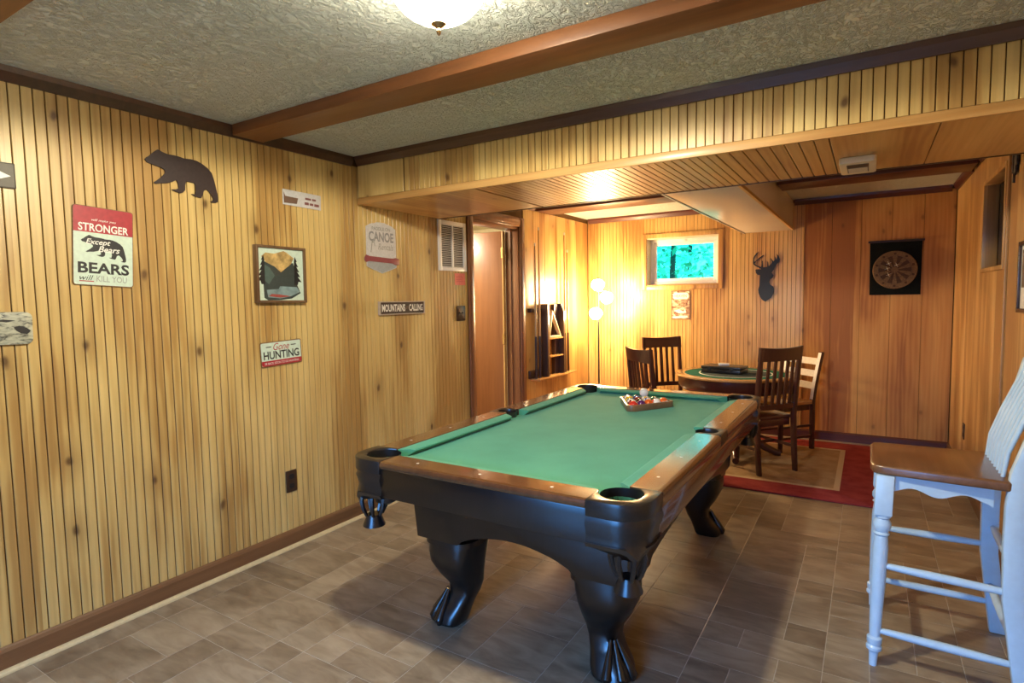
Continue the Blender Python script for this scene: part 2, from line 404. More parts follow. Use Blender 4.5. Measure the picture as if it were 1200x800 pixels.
# --- soffit (boxed duct run across the room) with its bead-board face and underside
soffit = struct(MB().box(0.014, XR - 0.012, YS + 0.0065, YSB - 0.004, ZS + 0.0065, ZC - 0.001).build('ceiling_soffit', M_GROOVE))
fh = ZC - 0.002 - (ZS + 0.042)
me = plank_mesh(PITCH_B - 0.0042, fh, 0.012, 'front'); me.materials.append(M_PINE)
x = 0.42
wide = link('plank', plank_mesh(0.39, fh, 0.012, 'front'), M_PINE, soffit); wide.location = (0.0145 + 0.20, YS, ZS + 0.042)
while x < XR - 0.06:
    o = link('plank', me, None, soffit); o.location = (x + PITCH_B / 2, YS, ZS + 0.042); x += PITCH_B
MB().box(0.014, XR - 0.014, YS - 0.006, YS + 0.012, ZS - 0.002, ZS + 0.040).build('corner_bead', M_PINE_X, soffit, bevel=0.003)
ul = YSB - YS - 0.02
def under(x0, x1):
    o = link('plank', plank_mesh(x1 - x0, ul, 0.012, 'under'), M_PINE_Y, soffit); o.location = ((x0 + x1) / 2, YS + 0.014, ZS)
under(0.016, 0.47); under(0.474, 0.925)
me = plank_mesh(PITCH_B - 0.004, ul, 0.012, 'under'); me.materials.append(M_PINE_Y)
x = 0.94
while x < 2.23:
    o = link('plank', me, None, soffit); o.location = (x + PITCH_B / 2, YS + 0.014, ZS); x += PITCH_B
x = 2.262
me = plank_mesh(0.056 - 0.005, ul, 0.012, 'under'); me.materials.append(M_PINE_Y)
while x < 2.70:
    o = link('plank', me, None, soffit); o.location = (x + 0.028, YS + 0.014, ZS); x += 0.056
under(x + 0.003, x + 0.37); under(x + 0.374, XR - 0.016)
MB().box(0.016, XR - 0.016, YSB - 0.006, YSB + 0.010, ZS - 0.004, ZS + 0.03).build('edge_strip', M_CROWN, soffit, bevel=0.003)

# --- white boxed duct running back from the soffit
duct = struct(MB().box(1.757, 2.208, YSB + 0.012, YB - 0.003, ZS + 0.004, ZC - 0.001).build('ceiling_duct_box', M_WHITE, bevel=0.004))
MB().box(1.748, 1.757, YSB + 0.012, YB - 0.003, ZS, ZS + 0.028).build('edge_strip', M_WHITE, duct)
MB().box(1.757, 1.764, YSB + 0.012, YB - 0.003, ZS + 0.001, ZS + 0.004).build('dark_edge_line', M_CROWN, duct)  # dark trim line along the duct's left bottom edge
MB().box(2.199, 2.217, YSB + 0.012, YB - 0.003, ZS, ZS + 0.02).build('edge_strip', M_PINE_Y, duct)

# --- back wall
WX0, WX1, WZ0, WZ1 = 0.72, 1.505, 1.555, 2.085
mb = MB()
y0, y1 = YB + 0.0065, YB + 0.20
mb.box(-0.13, WX0, y0, y1, 0, ZC).box(WX1, XR + 0.13, y0, y1, 0, ZC).box(WX0, WX1, y0, y1, 0, WZ0).box(WX0, WX1, y0, y1, WZ1, ZC)
wall_back = struct(mb.build('wall_back', M_GROOVE))
mb = MB(); x = 0.004; g = 0.0035
while x < 2.29:
    xa, xb = x + g / 2, min(x + PITCH_B, 2.30) - g / 2
    if xb > WX0 - 0.02 and xa < WX1 + 0.02:
        mb.box(xa, xb, YB, YB + 0.012, 0.05, WZ0 - 0.01).box(xa, xb, YB, YB + 0.012, WZ1 + 0.01, ZC - 0.03)
    else: mb.box(xa, xb, YB, YB + 0.012, 0.05, ZC - 0.03)
    x += PITCH_B
o = mb.build('beadboard', M_PINE_BACK, wall_back); o['kind'] = 'stuff'
xs = [2.312, 2.55, 2.79, 3.03, 3.27, 3.495]
for i in range(5):
    MB().box(xs[i] + 0.0012, xs[i + 1] - 0.0012, YB - 0.001, YB + 0.012, 0.05, ZC - 0.03).build('plank', M_AMBER, wall_back, bevel=0.001, bseg=1)
MB().box(2.299, 2.313, YB - 0.006, YB + 0.012, 0.09, ZC - 0.04).build('seam_batten', M_PINE_BACK, wall_back, bevel=0.002)
struct(run_profile('baseboard_back', BB, 0.02, XR - 0.002, lambda p, q, a: (a, YB - 0.002 - p, q * 0.85), M_REDTRIM))

# --- window in the back wall: casing, deep reveal, white vinyl sash, tinted pane
win = struct(MB().box(WX0 + 0.001, WX0 + 0.012, YB + 0.001, YB + 0.19, WZ0 + 0.012, WZ1 - 0.001).box(WX1 - 0.012, WX1 - 0.001, YB + 0.001, YB + 0.19, WZ0 + 0.012, WZ1 - 0.001)
             .box(WX0 + 0.012, WX1 - 0.012, YB + 0.001, YB + 0.19, WZ1 - 0.012, WZ1 - 0.001).build('window_1', M_CREAM))
MB().box(WX0 + 0.001, WX1 - 0.001, YB + 0.001, YB + 0.19, WZ0 + 0.001, WZ0 + 0.012).build('sill', M_PINE_X, win)
for nm, bx in (('casing', (WX0 - 0.045, WX0 + 0.002, WZ0 - 0.045, WZ1 + 0.045)), ('casing', (WX1 - 0.002, WX1 + 0.045, WZ0 - 0.045, WZ1 + 0.045)),
               ('casing', (WX0 + 0.002, WX1 - 0.002, WZ1 - 0.002, WZ1 + 0.045)), ('casing', (WX0 + 0.002, WX1 - 0.002, WZ0 - 0.045, WZ0 + 0.002))):
    MB().box(bx[0], bx[1], YB - 0.014, YB, bx[2], bx[3]).build(nm, M_PINE_BACK, win, bevel=0.003)
def sash(parent, x0, x1, z0, z1, y0, y1, wd, name, mat):
    for a in ((x0, x0 + wd, z0, z1), (x1 - wd, x1, z0, z1), (x0 + wd, x1 - wd, z0, z0 + wd), (x0 + wd, x1 - wd, z1 - wd, z1)):
        MB().box(a[0], a[1], y0, y1, a[2], a[3]).build(name, mat, parent, bevel=0.004)
sash(win, WX0 + 0.013, WX1 - 0.013, WZ0 + 0.013, WZ1 - 0.013, YB + 0.10, YB + 0.16, 0.035, 'vinyl_frame', M_VINYL)
sash(win, WX0 + 0.049, WX1 - 0.049, WZ0 + 0.049, WZ1 - 0.049, YB + 0.115, YB + 0.145, 0.032, 'sash_rail', M_VINYL)
MB().box(1.09, 1.14, YB + 0.092, YB + 0.102, WZ1 - 0.05, WZ1 - 0.03).build('latch', M_VINYL, win, bevel=0.002)
def glass(name, tint, rough=0.0):
    m, nt, b = newmat(name); nt.nodes.remove(b)
    out = [n for n in nt.nodes if n.type == 'OUTPUT_MATERIAL'][0]
    tr = nd(nt, 'ShaderNodeBsdfTransparent'); tr.inputs[0].default_value = (*tint, 1)
    gl = nd(nt, 'ShaderNodeBsdfGlossy'); gl.inputs['Roughness'].default_value = 0.02
    fr = nd(nt, 'ShaderNodeFresnel'); fr.inputs[0].default_value = 1.45
    mx = nd(nt, 'ShaderNodeMixShader'); L(nt, fr.outputs[0], mx.inputs[0]); L(nt, tr.outputs[0], mx.inputs[1]); L(nt, gl.outputs[0], mx.inputs[2])
    L(nt, mx.outputs[0], out.inputs['Surface']); return m
M_PANE = glass('turquoise_tinted_glass', (0.22, 0.86, 0.84))
M_CLEAR = glass('clear_glass', (0.9, 0.95, 0.95))
MB().box(WX0 + 0.08, WX1 - 0.08, YB + 0.127, YB + 0.132, WZ0 + 0.08, WZ1 - 0.08).build('pane', M_PANE, win)

# --- right wall with a framed dark recess
NY0, NY1, NZ0, NZ1 = 4.19, 4.90, 1.57, 2.125
mb = MB(); a, b_ = XR + 0.0065, XR + 0.15
mb.box(a, b_, YF, NY0, 0, ZC).box(a, b_, NY1, YB + 0.2, 0, ZC).box(a, b_, NY0, NY1, 0, NZ0).box(a, b_, NY0, NY1, NZ1, ZC)
wall_right = struct(mb.build('wall_right', M_GROOVE))
ys = [YF + 0.01, -1.3, -0.7, -0.1, 0.5, 1.1, 1.7, 2.3, 2.75, 3.2, 3.62, 4.10, NY0, NY1, 5.25, 5.62, 6.0, YB - 0.006]
for i in range(len(ys) - 1):
    if abs(ys[i] - NY0) < 1e-6:
        for z0, z1 in ((0.05, NZ0), (NZ1, ZC - 0.03)):
            MB().box(XR, XR + 0.012, ys[i] + 0.001, ys[i + 1] - 0.001, z0, z1).build('plank', M_PINE_R, wall_right)
    else:
        MB().box(XR, XR + 0.012, ys[i] + 0.001, ys[i + 1] - 0.001, 0.05, ZC - 0.03).build('plank', M_PINE_R, wall_right, bevel=0.001, bseg=1)
MB().box(XR - 0.012, XR, 4.09, 4.125, 0.09, ZC - 0.06).build('batten', M_PINE_R, wall_right, bevel=0.002)
M_DARKPANEL = plain('dark_recess_glass', (0.030, 0.018, 0.012), 0.22, grain=0.2)
rec = struct(MB().box(XR + 0.07, XR + 0.085, NY0 + 0.001, NY1 - 0.001, NZ0 + 0.001, NZ1 - 0.001).build('window_2', M_DARKPANEL))
for q in ((NY0 - 0.018, NY0 + 0.008, NZ0 - 0.018, NZ1 + 0.018), (NY1 - 0.008, NY1 + 0.018, NZ0 - 0.018, NZ1 + 0.018), (NY0 + 0.008, NY1 - 0.008, NZ0 - 0.018, NZ0 + 0.008), (NY0 + 0.008, NY1 - 0.008, NZ1 - 0.008, NZ1 + 0.018)):
    MB().box(XR - 0.012, XR + 0.069, q[0], q[1], q[2], q[3]).build('casing', M_PINE_R, rec, bevel=0.003)
struct(run_profile('baseboard_right', BB, YF + 0.02, YB - 0.03, lambda p, q, a: (XR - 0.001 - p, a, q * 0.85), M_BASE))

# --- wall behind the camera with a glazed patio door (source of the blue daylight)
mb = MB(); a, b_ = YF - 0.13, YF
mb.box(-0.13, 1.05, a, b_, 0, ZC).box(2.75, XR + 0.15, a, b_, 0, ZC).box(1.05, 2.75, a, b_, 2.08, ZC)
struct(mb.build('wall_front', M_PINE))
pd = struct(MB().box(1.055, 1.12, YF - 0.1, YF - 0.03, 0.01, 2.075).box(2.68, 2.745, YF - 0.1, YF - 0.03, 0.01, 2.075).box(1.12, 2.68, YF - 0.1, YF - 0.03, 2.01, 2.075)
            .box(1.12, 2.68, YF - 0.1, YF - 0.03, 0.01, 0.09).box(1.87, 1.93, YF - 0.1, YF - 0.03, 0.09, 2.01).build('door_2', M_VINYL))

struct(MB().box(-6, 10, -9, YF - 0.14, -0.2, -0.05).build('ground_patio', plain('patio_concrete', (0.22, 0.22, 0.21), 0.9)))
struct(MB().box(-6, 10, -4.6, -4.4, -0.05, 2.3).build('wall_sky_block', plain('sky_block_grey', (0.16, 0.18, 0.17), 0.9)))  # unseen wall, added so sky light enters the doorway only from above
# --- floor: grout bed with slate-look tiles of several sizes
struct_floor = struct(MB().box(-0.13, XR + 0.15, YF - 0.13, YB + 0.2, -0.1, -0.0012).build('floor', M_GROUT))
U = 0.1525; G = 0.0022
tiles = []
lay = [[(0, 0, 2, 2), (2, 0, 1, 2), (0, 2, 2, 1), (2, 2, 1, 1)], [(1, 1, 2, 2), (0, 0, 1, 1), (1, 0, 2, 1), (0, 1, 1, 2)],
       [(0, 1, 2, 2), (0, 0, 2, 1), (2, 0, 1, 1), (2, 1, 1, 2)], [(0, 0, 3, 1), (0, 1, 1, 2), (1, 1, 2, 2)], [(0, 0, 1, 3), (1, 0, 2, 2), (1, 2, 2, 1)],
       [(0, 0, 2, 1), (2, 0, 1, 1), (0, 1, 1, 1), (1, 1, 2, 1), (0, 2, 2, 1), (2, 2, 1, 1)]]
nx = int(XR / (3 * U)) + 1; rng = random.Random(3)
for j in range(18):
    for i in range(nx):
        ox, oy = 0.002 + i * 3 * U, YF + 0.02 + j * 3 * U
        for (a, b_, w_, h_) in rng.choice(lay):
            x0, y0 = ox + a * U, oy + b_ * U; x1, y1 = min(x0 + w_ * U, XR - 0.002), min(y0 + h_ * U, YB - 0.002)
            if x1 - x0 > 0.03 and y1 - y0 > 0.03: tiles.append((x0, y0, x1, y1))
def seen(t):
    cx, cy = (t[0] + t[2]) / 2, (t[1] + t[3]) / 2
    p = M.inverted() @ Vector((cx, cy, 0))
    if p.z > -0.3: return 0
    u_, v_ = F_PX * p.x / -p.z, F_PX * p.y / -p.z
    if abs(u_) > 660 or v_ < -470: return 0
    if 0.55 < t[0] and t[2] < 2.9 and t[1] > 4.5 and t[3] < 6.1: return 0
    return (t[2] - t[0]) * (t[3] - t[1]) / (p.z ** 2)
tiles.sort(key=lambda t: -seen(t)); cache = {}
def tile_mb(w_, h_, ox=0, oy=0, mb=None):
    mb = mb or MB(); e = 0.002
    mb.rings([[(ox + x, oy + y, z) for x, y in ((i, i), (w_ - i, i), (w_ - i, h_ - i), (i, h_ - i))] for i, z in ((0, -0.004), (0, -0.0008), (e, 0.0))]); return mb
rest = MB()
for n, t in enumerate(tiles):
    w_, h_ = round(t[2] - t[0] - G, 4), round(t[3] - t[1] - G, 4)
    if n < 290 and seen(t) > 0:
        if (w_, h_) not in cache: cache[(w_, h_)] = tile_mb(w_, h_).mesh('tile'); cache[(w_, h_)].materials.append(M_TILE)
        o = link('tile', cache[(w_, h_)], None, struct_floor); o.location = (t[0] + G / 2, t[1] + G / 2, 0)
    else: tile_mb(w_, h_, t[0] + G / 2, t[1] + G / 2, rest)
o = rest.build('far_tiles', M_TILE, struct_floor); o['kind'] = 'stuff'

# --- doorway in the left wall, open door leaf and the little hall behind it
dr = struct(MB().box(-0.14, 0.004, 3.99, 4.025, 0.001, 2.13).build('door_1', M_FRAME, bevel=0.002))
MB().box(-0.14, 0.004, 4.76, 4.795, 0.001, 2.13).build('jamb', M_FRAME, dr, bevel=0.002)
MB().box(-0.14, 0.004, 4.025, 4.76, 2.095, 2.13).build('head', M_FRAME, dr, bevel=0.002)
for (y0, y1, z0, z1) in ((3.935, 4.012, 0.001, 2.205), (4.773, 4.865, 0.001, 2.205)):
    MB().box(0.003, 0.022, y0, y1, z0, z1).build('casing', M_FRAME, dr, bevel=0.006)
    MB().box(0.022, 0.028, y0 + 0.02, y1 - 0.02, z0, z1 - 0.02).build('casing_bead', M_FRAME, dr, bevel=0.003)
MB().box(0.003, 0.022, 4.012, 4.773, 2.118, 2.205).build('casing', M_FRAME, dr, bevel=0.006)
MB().box(0.022, 0.028, 4.012, 4.773, 2.138, 2.185).build('casing_bead', M_FRAME, dr, bevel=0.003)
MB().box(-0.10, -0.07, 4.745, 4.76, 0.001, 2.095).build('stop', M_FRAME, dr)
leaf = MB().box(-0.86, -0.135, 4.705, 4.745, 0.012, 2.085).build('door_leaf', M_DOOR, dr, bevel=0.003)
for z in (0.25, 1.05, 1.88):
    MB().box(-0.150, -0.132, 4.698, 4.705, z - 0.05, z + 0.05).lathe([(0.007, -0.055), (0.007, 0.055)], (-0.128, 4.700, z), 10).build('hinge', M_CHROME, leaf)
MB().box(-0.145, -0.1325, 4.7045, 4.7455, 0.02, 2.08).build('edge_band', M_PINE_BACK, leaf)
mb = MB()
mb.box(-2.0, -1.9, 3.2, 6.1, 0, ZC).box(-1.9, -0.131, 3.1, 3.2, 0, ZC).box(-1.9, -0.131, 6.1, 6.2, 0, ZC).box(-1.9, -0.131, 3.2, 6.1, ZC - 0.04, ZC - 0.01)
struct(mb.build('wall_hall', M_WALL_PLAIN))
struct(MB().box(-1.9, -0.131, 3.2, 6.1, -0.1, -0.001).build('floor_hall', M_TILE))

# ================================================================== LAMPS
def emitter(name, col, strength):
    m, nt, b = newmat(name)
    b.inputs['Base Color'].default_value = (0.9, 0.88, 0.8, 1); b.inputs['Roughness'].default_value = 0.25
    b.inputs['Emission Color'].default_value = (*col, 1); b.inputs['Emission Strength'].default_value = strength
    return m
M_DOME = emitter('frosted_dome_glass', (1.0, 0.93, 0.74), CEIL_LAMP_W)
_nt = M_DOME.node_tree; _mx = _nt.nodes.new('ShaderNodeMixShader'); _tr = _nt.nodes.new('ShaderNodeBsdfTransparent'); _mx.inputs[0].default_value = 0.5
_nt.links.new(_tr.outputs[0], _mx.inputs[1]); _nt.links.new(_nt.nodes['Principled BSDF'].outputs[0], _mx.inputs[2])
_nt.links.new(_mx.outputs[0], _nt.nodes['Material Output'].inputs['Surface'])
M_GLOBE = emitter('lit_globe_glass', (1.0, 0.70, 0.36), FLOOR_LAMP_W)
M_UNLIT = plain('unlit_frosted_glass', (0.75, 0.73, 0.68), 0.3)
M_HALLGLOBE = emitter('hall_lamp_glass', (1.0, 0.85, 0.6), HALL_LAMP_W)
def flush_lamp(loc, label, mat, bulb=0):
    t = thing('ceiling_lamp', label, 'ceiling lamp', loc, group='flush ceiling lamps')
    MB().lathe([(0.15, -0.001), (0.15, -0.022), (0.142, -0.030), (0.11, -0.030)], seg=32).build('pan', M_CHROME, t, smooth=True)
    pr_ = [(0.136, -0.028)] + [(0.140 * math.cos(a), -0.03 - 0.118 * math.sin(a)) for a in [PI / 2 * i / 9 for i in range(9)]] + [(0.012, -0.148)]
    MB().lathe(pr_, seg=36, cap=False).build('glass_dome', mat, t, smooth=True)
    MB().lathe([(0.004, -0.142), (0.020, -0.148), (0.022, -0.153), (0.012, -0.160), (0.006, -0.165), (0.0075, -0.172), (0.005, -0.180), (0.001, -0.184)], seg=16).build('finial', M_CHROME, t, smooth=True)
    if bulb:
        l = bpy.data.lights.new('lamp_bulb', 'SPOT'); l.energy = bulb; l.color = (1.0, 0.90, 0.68); l.spot_size = math.radians(178); l.spot_blend = 0.12; l.shadow_soft_size = 0.05
        o = bpy.data.objects.new('lamp_bulb', l); C.objects.link(o); o.parent = t; o.location = (0, 0, -0.085)
    return t
flush_lamp((1.815, 1.335, ZC), 'lit frosted glass dome lamp with small brass finial between the ceiling beams', M_DOME, CEIL_BULB_W)
flush_lamp((1.60, -1.25, ZC), 'unlit glass dome lamp on the ceiling near the patio door', M_UNLIT)
flush_lamp((-1.0, 4.0, ZC - 0.04), 'dome lamp on the ceiling of the hall behind the open door', M_HALLGLOBE)

t = thing('floor_lamp', 'slim dark floor lamp with three lit white globes in the wall corner', 'floor lamp', (0.318, 5.95, 0))
MB().lathe([(0.125, 0.0), (0.125, 0.014), (0.11, 0.022), (0.03, 0.03), (0.012, 0.05)], seg=28).build('base', M_BLACK, t, smooth=True)
MB().tube([(0, 0, 0.03), (0, 0, 1.66)], 0.009, 12).build('pole', M_BLACK, t, smooth=True)
for (dx, dy, z, px) in ((0.015, -0.05, 1.575, 0), (0.115, -0.05, 1.435, 1), (-0.012, -0.05, 1.262, 0)):
    a = MB().tube([(0, 0, z + 0.055), (dx * 0.5, dy * 0.6, z + 0.075), (dx, dy, z + 0.062)], 0.006, 8)
    a = a.build('arm', M_BLACK, t, smooth=True)
    MB().lathe([(0.018, 0.050), (0.022, 0.064), (0.008, 0.074)], (dx, dy, z), 14).build('socket', M_BLACK, a, smooth=True)
    MB().lathe([(0.020, 0.058), (0.050, 0.048), (0.071, 0.016), (0.069, -0.016), (0.049, -0.047), (0.022, -0.064), (0.004, -0.067)], (dx, dy, z), 20).build('glass_globe', M_GLOBE, t, smooth=True)

# ================================================================== POOL TABLE
PA, PBh = 0.632, 1.13
pool = thing('pool_table', 'dark carved pool table with green felt bed and leather drop pockets', 'pool table', (1.678, 2.752, 0))
ZT, ZB = 0.80, 0.765
PC, PR = 0.112, 0.068            # corner pocket centre inset and radius
SCN, SR = 0.078, 0.052           # side pocket centre inset and radius
def arc(cx, cy, r, a0, a1, n):
    return [(cx + r * math.cos(math.radians(a0 + (a1 - a0) * i / n)), cy + r * math.sin(math.radians(a0 + (a1 - a0) * i / n))) for i in range(n + 1)]
corner_felt = [(0.20, 0.10), (0.176, 0.080)] + arc(PC, PC, PR, -40, 130, 12) + [(0.080, 0.176), (0.10, 0.20)]
def corner_pts(pts, sx, sy):
    return [(sx * (PA - u), sy * (PBh - v)) for u, v in pts]
side = [(0.10, -0.07)] + arc(SCN, 0, SR, -65, 65, 8) + [(0.10, 0.07)]
out = corner_pts(corner_felt, 1, -1) \
    + [(PA - u, v) for u, v in side] \
    + corner_pts(corner_felt, 1, 1)[::-1] \
    + corner_pts(corner_felt, -1, 1) \
    + [(-(PA - u), v) for u, v in side[::-1]] \
    + corner_pts(corner_felt, -1, -1)[::-1]
MB().prism(out, ZB - 0.02, ZB).build('felt_bed', M_FELT, pool)
MB().box(-PA + 0.2, PA - 0.2, -PBh + 0.2, PBh - 0.2, 0.66, ZB - 0.021).build('slate', M_ESPRESSO, pool)
# rails: wooden top, cushion
def rail(p0, p1, inward, mitre0, mitre1, n_sights, low=0.742):
    """p0->p1 along the outer edge, inward unit vector."""
    p0 = Vector(p0); p1 = Vector(p1); d = (p1 - p0).normalized(); n = Vector(inward)
    def sec(prof, s_fn):
        return [[(p0 if e == 0 else p1) + d * s_fn(e, q) + n * q + Vector((0, 0, z)) for q, z in prof] for e in (0, 1)]
    wp = [(0.004, low), (0.0, low + 0.006), (0.0, 0.788), (0.004, 0.797), (0.012, ZT), (0.020, ZT + 0.0002), (0.111, ZT), (0.112, ZT - 0.002), (0.112, low)]
    r = MB().rings(sec(wp, lambda e, q: 0)).build('rail', M_RAIL, pool, smooth=True)
    cp = [(0.1125, ZT - 0.003), (0.150, ZT - 0.006), (0.163, ZT - 0.011), (0.164, ZT - 0.016), (0.140, ZB - 0.001), (0.1125, ZB - 0.001)]
    MB().rings(sec(cp, lambda e, q: (1 if e == 0 else -1) * max(0, (q - 0.1125)) * (mitre0 if e == 0 else mitre1))).build('cushion', M_FELT, r, smooth=True)
    for k in range(n_sights):
        c_ = p0 + (p1 - p0) * (k + 0.5) / n_sights + n * 0.06
        MB().lathe([(0.006, ZT - 0.001), (0.006, ZT + 0.0004)], (c_.x, c_.y, 0), 10).build('rail_sight', M_PEARL, r)
    return r
CL = 0.19
rail((-PA + CL, -PBh, 0), (PA - CL, -PBh, 0), (0, 1, 0), 1, 1, 3, 0.772)
rail((PA - CL, PBh, 0), (-PA + CL, PBh, 0), (0, -1, 0), 1, 1, 3, 0.772)
for sx in (1, -1):
    rail((sx * PA, -PBh + CL, 0), (sx * PA, -0.07, 0), (-sx, 0, 0), 1, 0.4, 3)
    rail((sx * PA, 0.07, 0), (sx * PA, PBh - CL, 0), (-sx, 0, 0), 0.4, 1, 3)
# rail blinds (dark aprons under the rails)
for s in (1, -1):
    MB().prism([(-PA + 0.17, 0.655), (PA - 0.17, 0.655), (PA - 0.17, 0.771), (-PA + 0.17, 0.771)], s * (PBh - 0.006), s * (PBh - 0.03), 'y').build('rail_blind', M_ESPRESSO, pool, bevel=0.004)
    MB().prism([(-PBh + 0.17, 0.655), (PBh - 0.17, 0.655), (PBh - 0.17, 0.742), (-PBh + 0.17, 0.742)], s * (PA - 0.004), s * (PA - 0.03), 'x').build('rail_blind', M_RAIL, pool, bevel=0.004)
# corner castings, shields, drop pockets
iron = [(CL - 0.001, 0.0), (CL - 0.001, 0.110), (0.176, 0.078)] + [p for p in arc(PC, PC, PR + 0.002, -42, -228, 14)] + [(0.078, 0.176), (0.110, CL - 0.001), (0.0, CL - 0.001), (0, 0.11)] + arc(0.105, 0.105, 0.105, 180, 270, 8)[1:] 
for sx in (1, -1):
    for sy in (1, -1):
        pi_ = MB().prism([(sx * (PA - u + 0.003 * (u < 0.1)), sy * (PBh - v + 0.003 * (v < 0.1))) for u, v in iron], 0.748, ZT + 0.002).build('pocket_iron', M_LEATHER, pool, bevel=0.004)
        # shield: flared rounded skirt with a scalloped bottom
        R_ = []
        for z, inset in ((0.747, 0.004), (0.735, -0.004), (0.70, 0.006), (0.672, 0.004), (0.655, -0.004), (0.640, 0.004)):
            ring = []
            pts = [(CL, inset)] + [(CL - 0.03, inset)] + arc(0.105 + 0, 0.105, 0.105 - inset, 270, 180, 10) + [(inset, CL - 0.03), (inset, CL)] + [(0.04, CL), (0.05, 0.12), (0.06, 0.06), (0.12, 0.05), (CL, 0.04)]
            for (u, v) in pts:
                dip = 0.018 * math.cos(4 * math.atan2(v + 0.001, u + 0.001)) if z < 0.66 else 0
                ring.append((sx * (PA - u), sy * (PBh - v), z - (0.0 if z > 0.74 else 0.010) + dip))
            R_.append(ring)
        MB().rings(R_).build('pocket_shield', M_LEATHER, pool, smooth=True)
        cx, cy = sx * (PA - PC), sy * (PBh - PC)
        MB().rings([[(cx + r * math.cos(2 * PI * i / 20), cy + r * math.sin(2 * PI * i / 20), z) for i in range(20)] for r, z in ((PR + 0.001, ZT - 0.004), (PR, 0.70), (0.054, 0.64), (0.045, 0.60), (0.02, 0.585), (0.001, 0.583))], cap=False).build('pocket_liner', M_LEATHER, pool, smooth=True)
        # leather straps and fringe of the drop pocket
        tx, ty = sx * (PA - 0.075), sy * (PBh - 0.075)
        bag = MB().lathe([(0.030, 0.548), (0.034, 0.535), (0.044, 0.510), (0.047, 0.500), (0.020, 0.498)], (tx, ty, 0), 16).build('pocket_fringe', M_LEATHER, pool, smooth=True)
        for k in range(7):
            a = 2 * PI * k / 7
            pth = [(tx + r * math.cos(a), ty + r * math.sin(a), z) for r, z in ((0.046, 0.650), (0.056, 0.615), (0.050, 0.580), (0.034, 0.546))]
            MB().tube(pth, [0.008, 0.010, 0.009, 0.007], 6).build('strap', M_LEATHER, bag, smooth=True)
# side pocket castings
sirn = [(0, -0.069), (0.111, -0.069)] + [(0.105, -0.05)] + arc(SCN, 0, SR, -70, -290, 14) + [(0.105, 0.05), (0.111, 0.069), (0, 0.069)]
for sx in (1, -1):
    MB().prism([(sx * (PA - u), v) for u, v in sirn], 0.748, ZT + 0.001).build('pocket_iron', M_LEATHER, pool, bevel=0.003)
    cx = sx * (PA - SCN)
    MB().rings([[(cx + r * math.cos(2 * PI * i / 20), r * math.sin(2 * PI * i / 20), z) for i in range(20)] for r, z in ((SR + 0.001, ZT - 0.004), (SR, 0.68), (0.04, 0.63), (0.001, 0.61))], cap=False).build('pocket_liner', M_LEATHER, pool, smooth=True)
    pass
# cabinet with arched ends and sides
CW, CLn = 0.49, 0.865
def arch(h, z_end, z_mid, foot):
    P = [(-h - 0.03, 0.66), (-h, z_end), (-h + foot, z_end), (-h + foot + 0.02, z_end + 0.02)]
    n = 12; a0 = -h + foot + 0.03
    for i in range(n + 1):
        t_ = i / n; x_ = a0 + (-2 * a0) * t_
        P.append((x_, z_end + 0.025 + (z_mid - z_end - 0.025) * math.sin(PI * t_) ** 0.8))
    P += [(h - foot - 0.02, z_end + 0.02), (h - foot, z_end), (h, z_end), (h + 0.03, 0.66)]
    return P
for s in (1, -1):
    MB().prism(arch(CW, 0.395, 0.468, 0.22), s * CLn, s * (CLn - 0.03), 'y').build('end_panel', M_ESPRESSO, pool, bevel=0.003)
    MB().prism(arch(CLn - 0.031, 0.395, 0.468, 0.20), s * CW, s * (CW - 0.03), 'x').build('side_panel', M_ESPRESSO, pool, bevel=0.003)
# bulging legs with claw feet
def superell(cx, cy, a, z, n=3.2, seg=28):
    P = []
    for i in range(seg):
        t_ = 2 * PI * i / seg; c_, s_ = math.cos(t_), math.sin(t_)
        P.append((cx + a * math.copysign(abs(c_) ** (2 / n), c_), cy + a * math.copysign(abs(s_) ** (2 / n), s_), z))
    return P
for sx in (1, -1):
    for sy in (1, -1):
        bx, by = sx * 0.355, sy * 0.735
        secs = [(0.395, 0.0, 0.128), (0.372, 0.0, 0.130), (0.366, 0.0, 0.118), (0.33, 0.006, 0.117), (0.28, 0.006, 0.110), (0.22, -0.008, 0.090), (0.17, -0.028, 0.070), (0.125, -0.022, 0.061), (0.085, 0.008, 0.066), (0.045, 0.038, 0.077), (0.014, 0.050, 0.078), (0.0, 0.050, 0.070)]
        q = 0.7071
        leg = MB().rings([superell(bx + sx * q * d, by + sy * q * d, a, z) for z, d, a in secs]).build('leg', M_ESPRESSO, pool, smooth=True)
        for ang in (-38, 0, 38):
            a = math.atan2(sy, sx) + math.radians(ang)
            cx, cy = bx + sx * q * 0.040, by + sy * q * 0.040
            e = lambda r, z: (cx + r * math.cos(a), cy + r * math.sin(a), z)
            MB().tube([e(0.020, 0.140), e(0.044, 0.095), e(0.068, 0.055), e(0.084, 0.026), e(0.084, 0.006)], [0.006, 0.011, 0.017, 0.021, 0.012], 10).build('toe', M_ESPRESSO, leg, smooth=True)

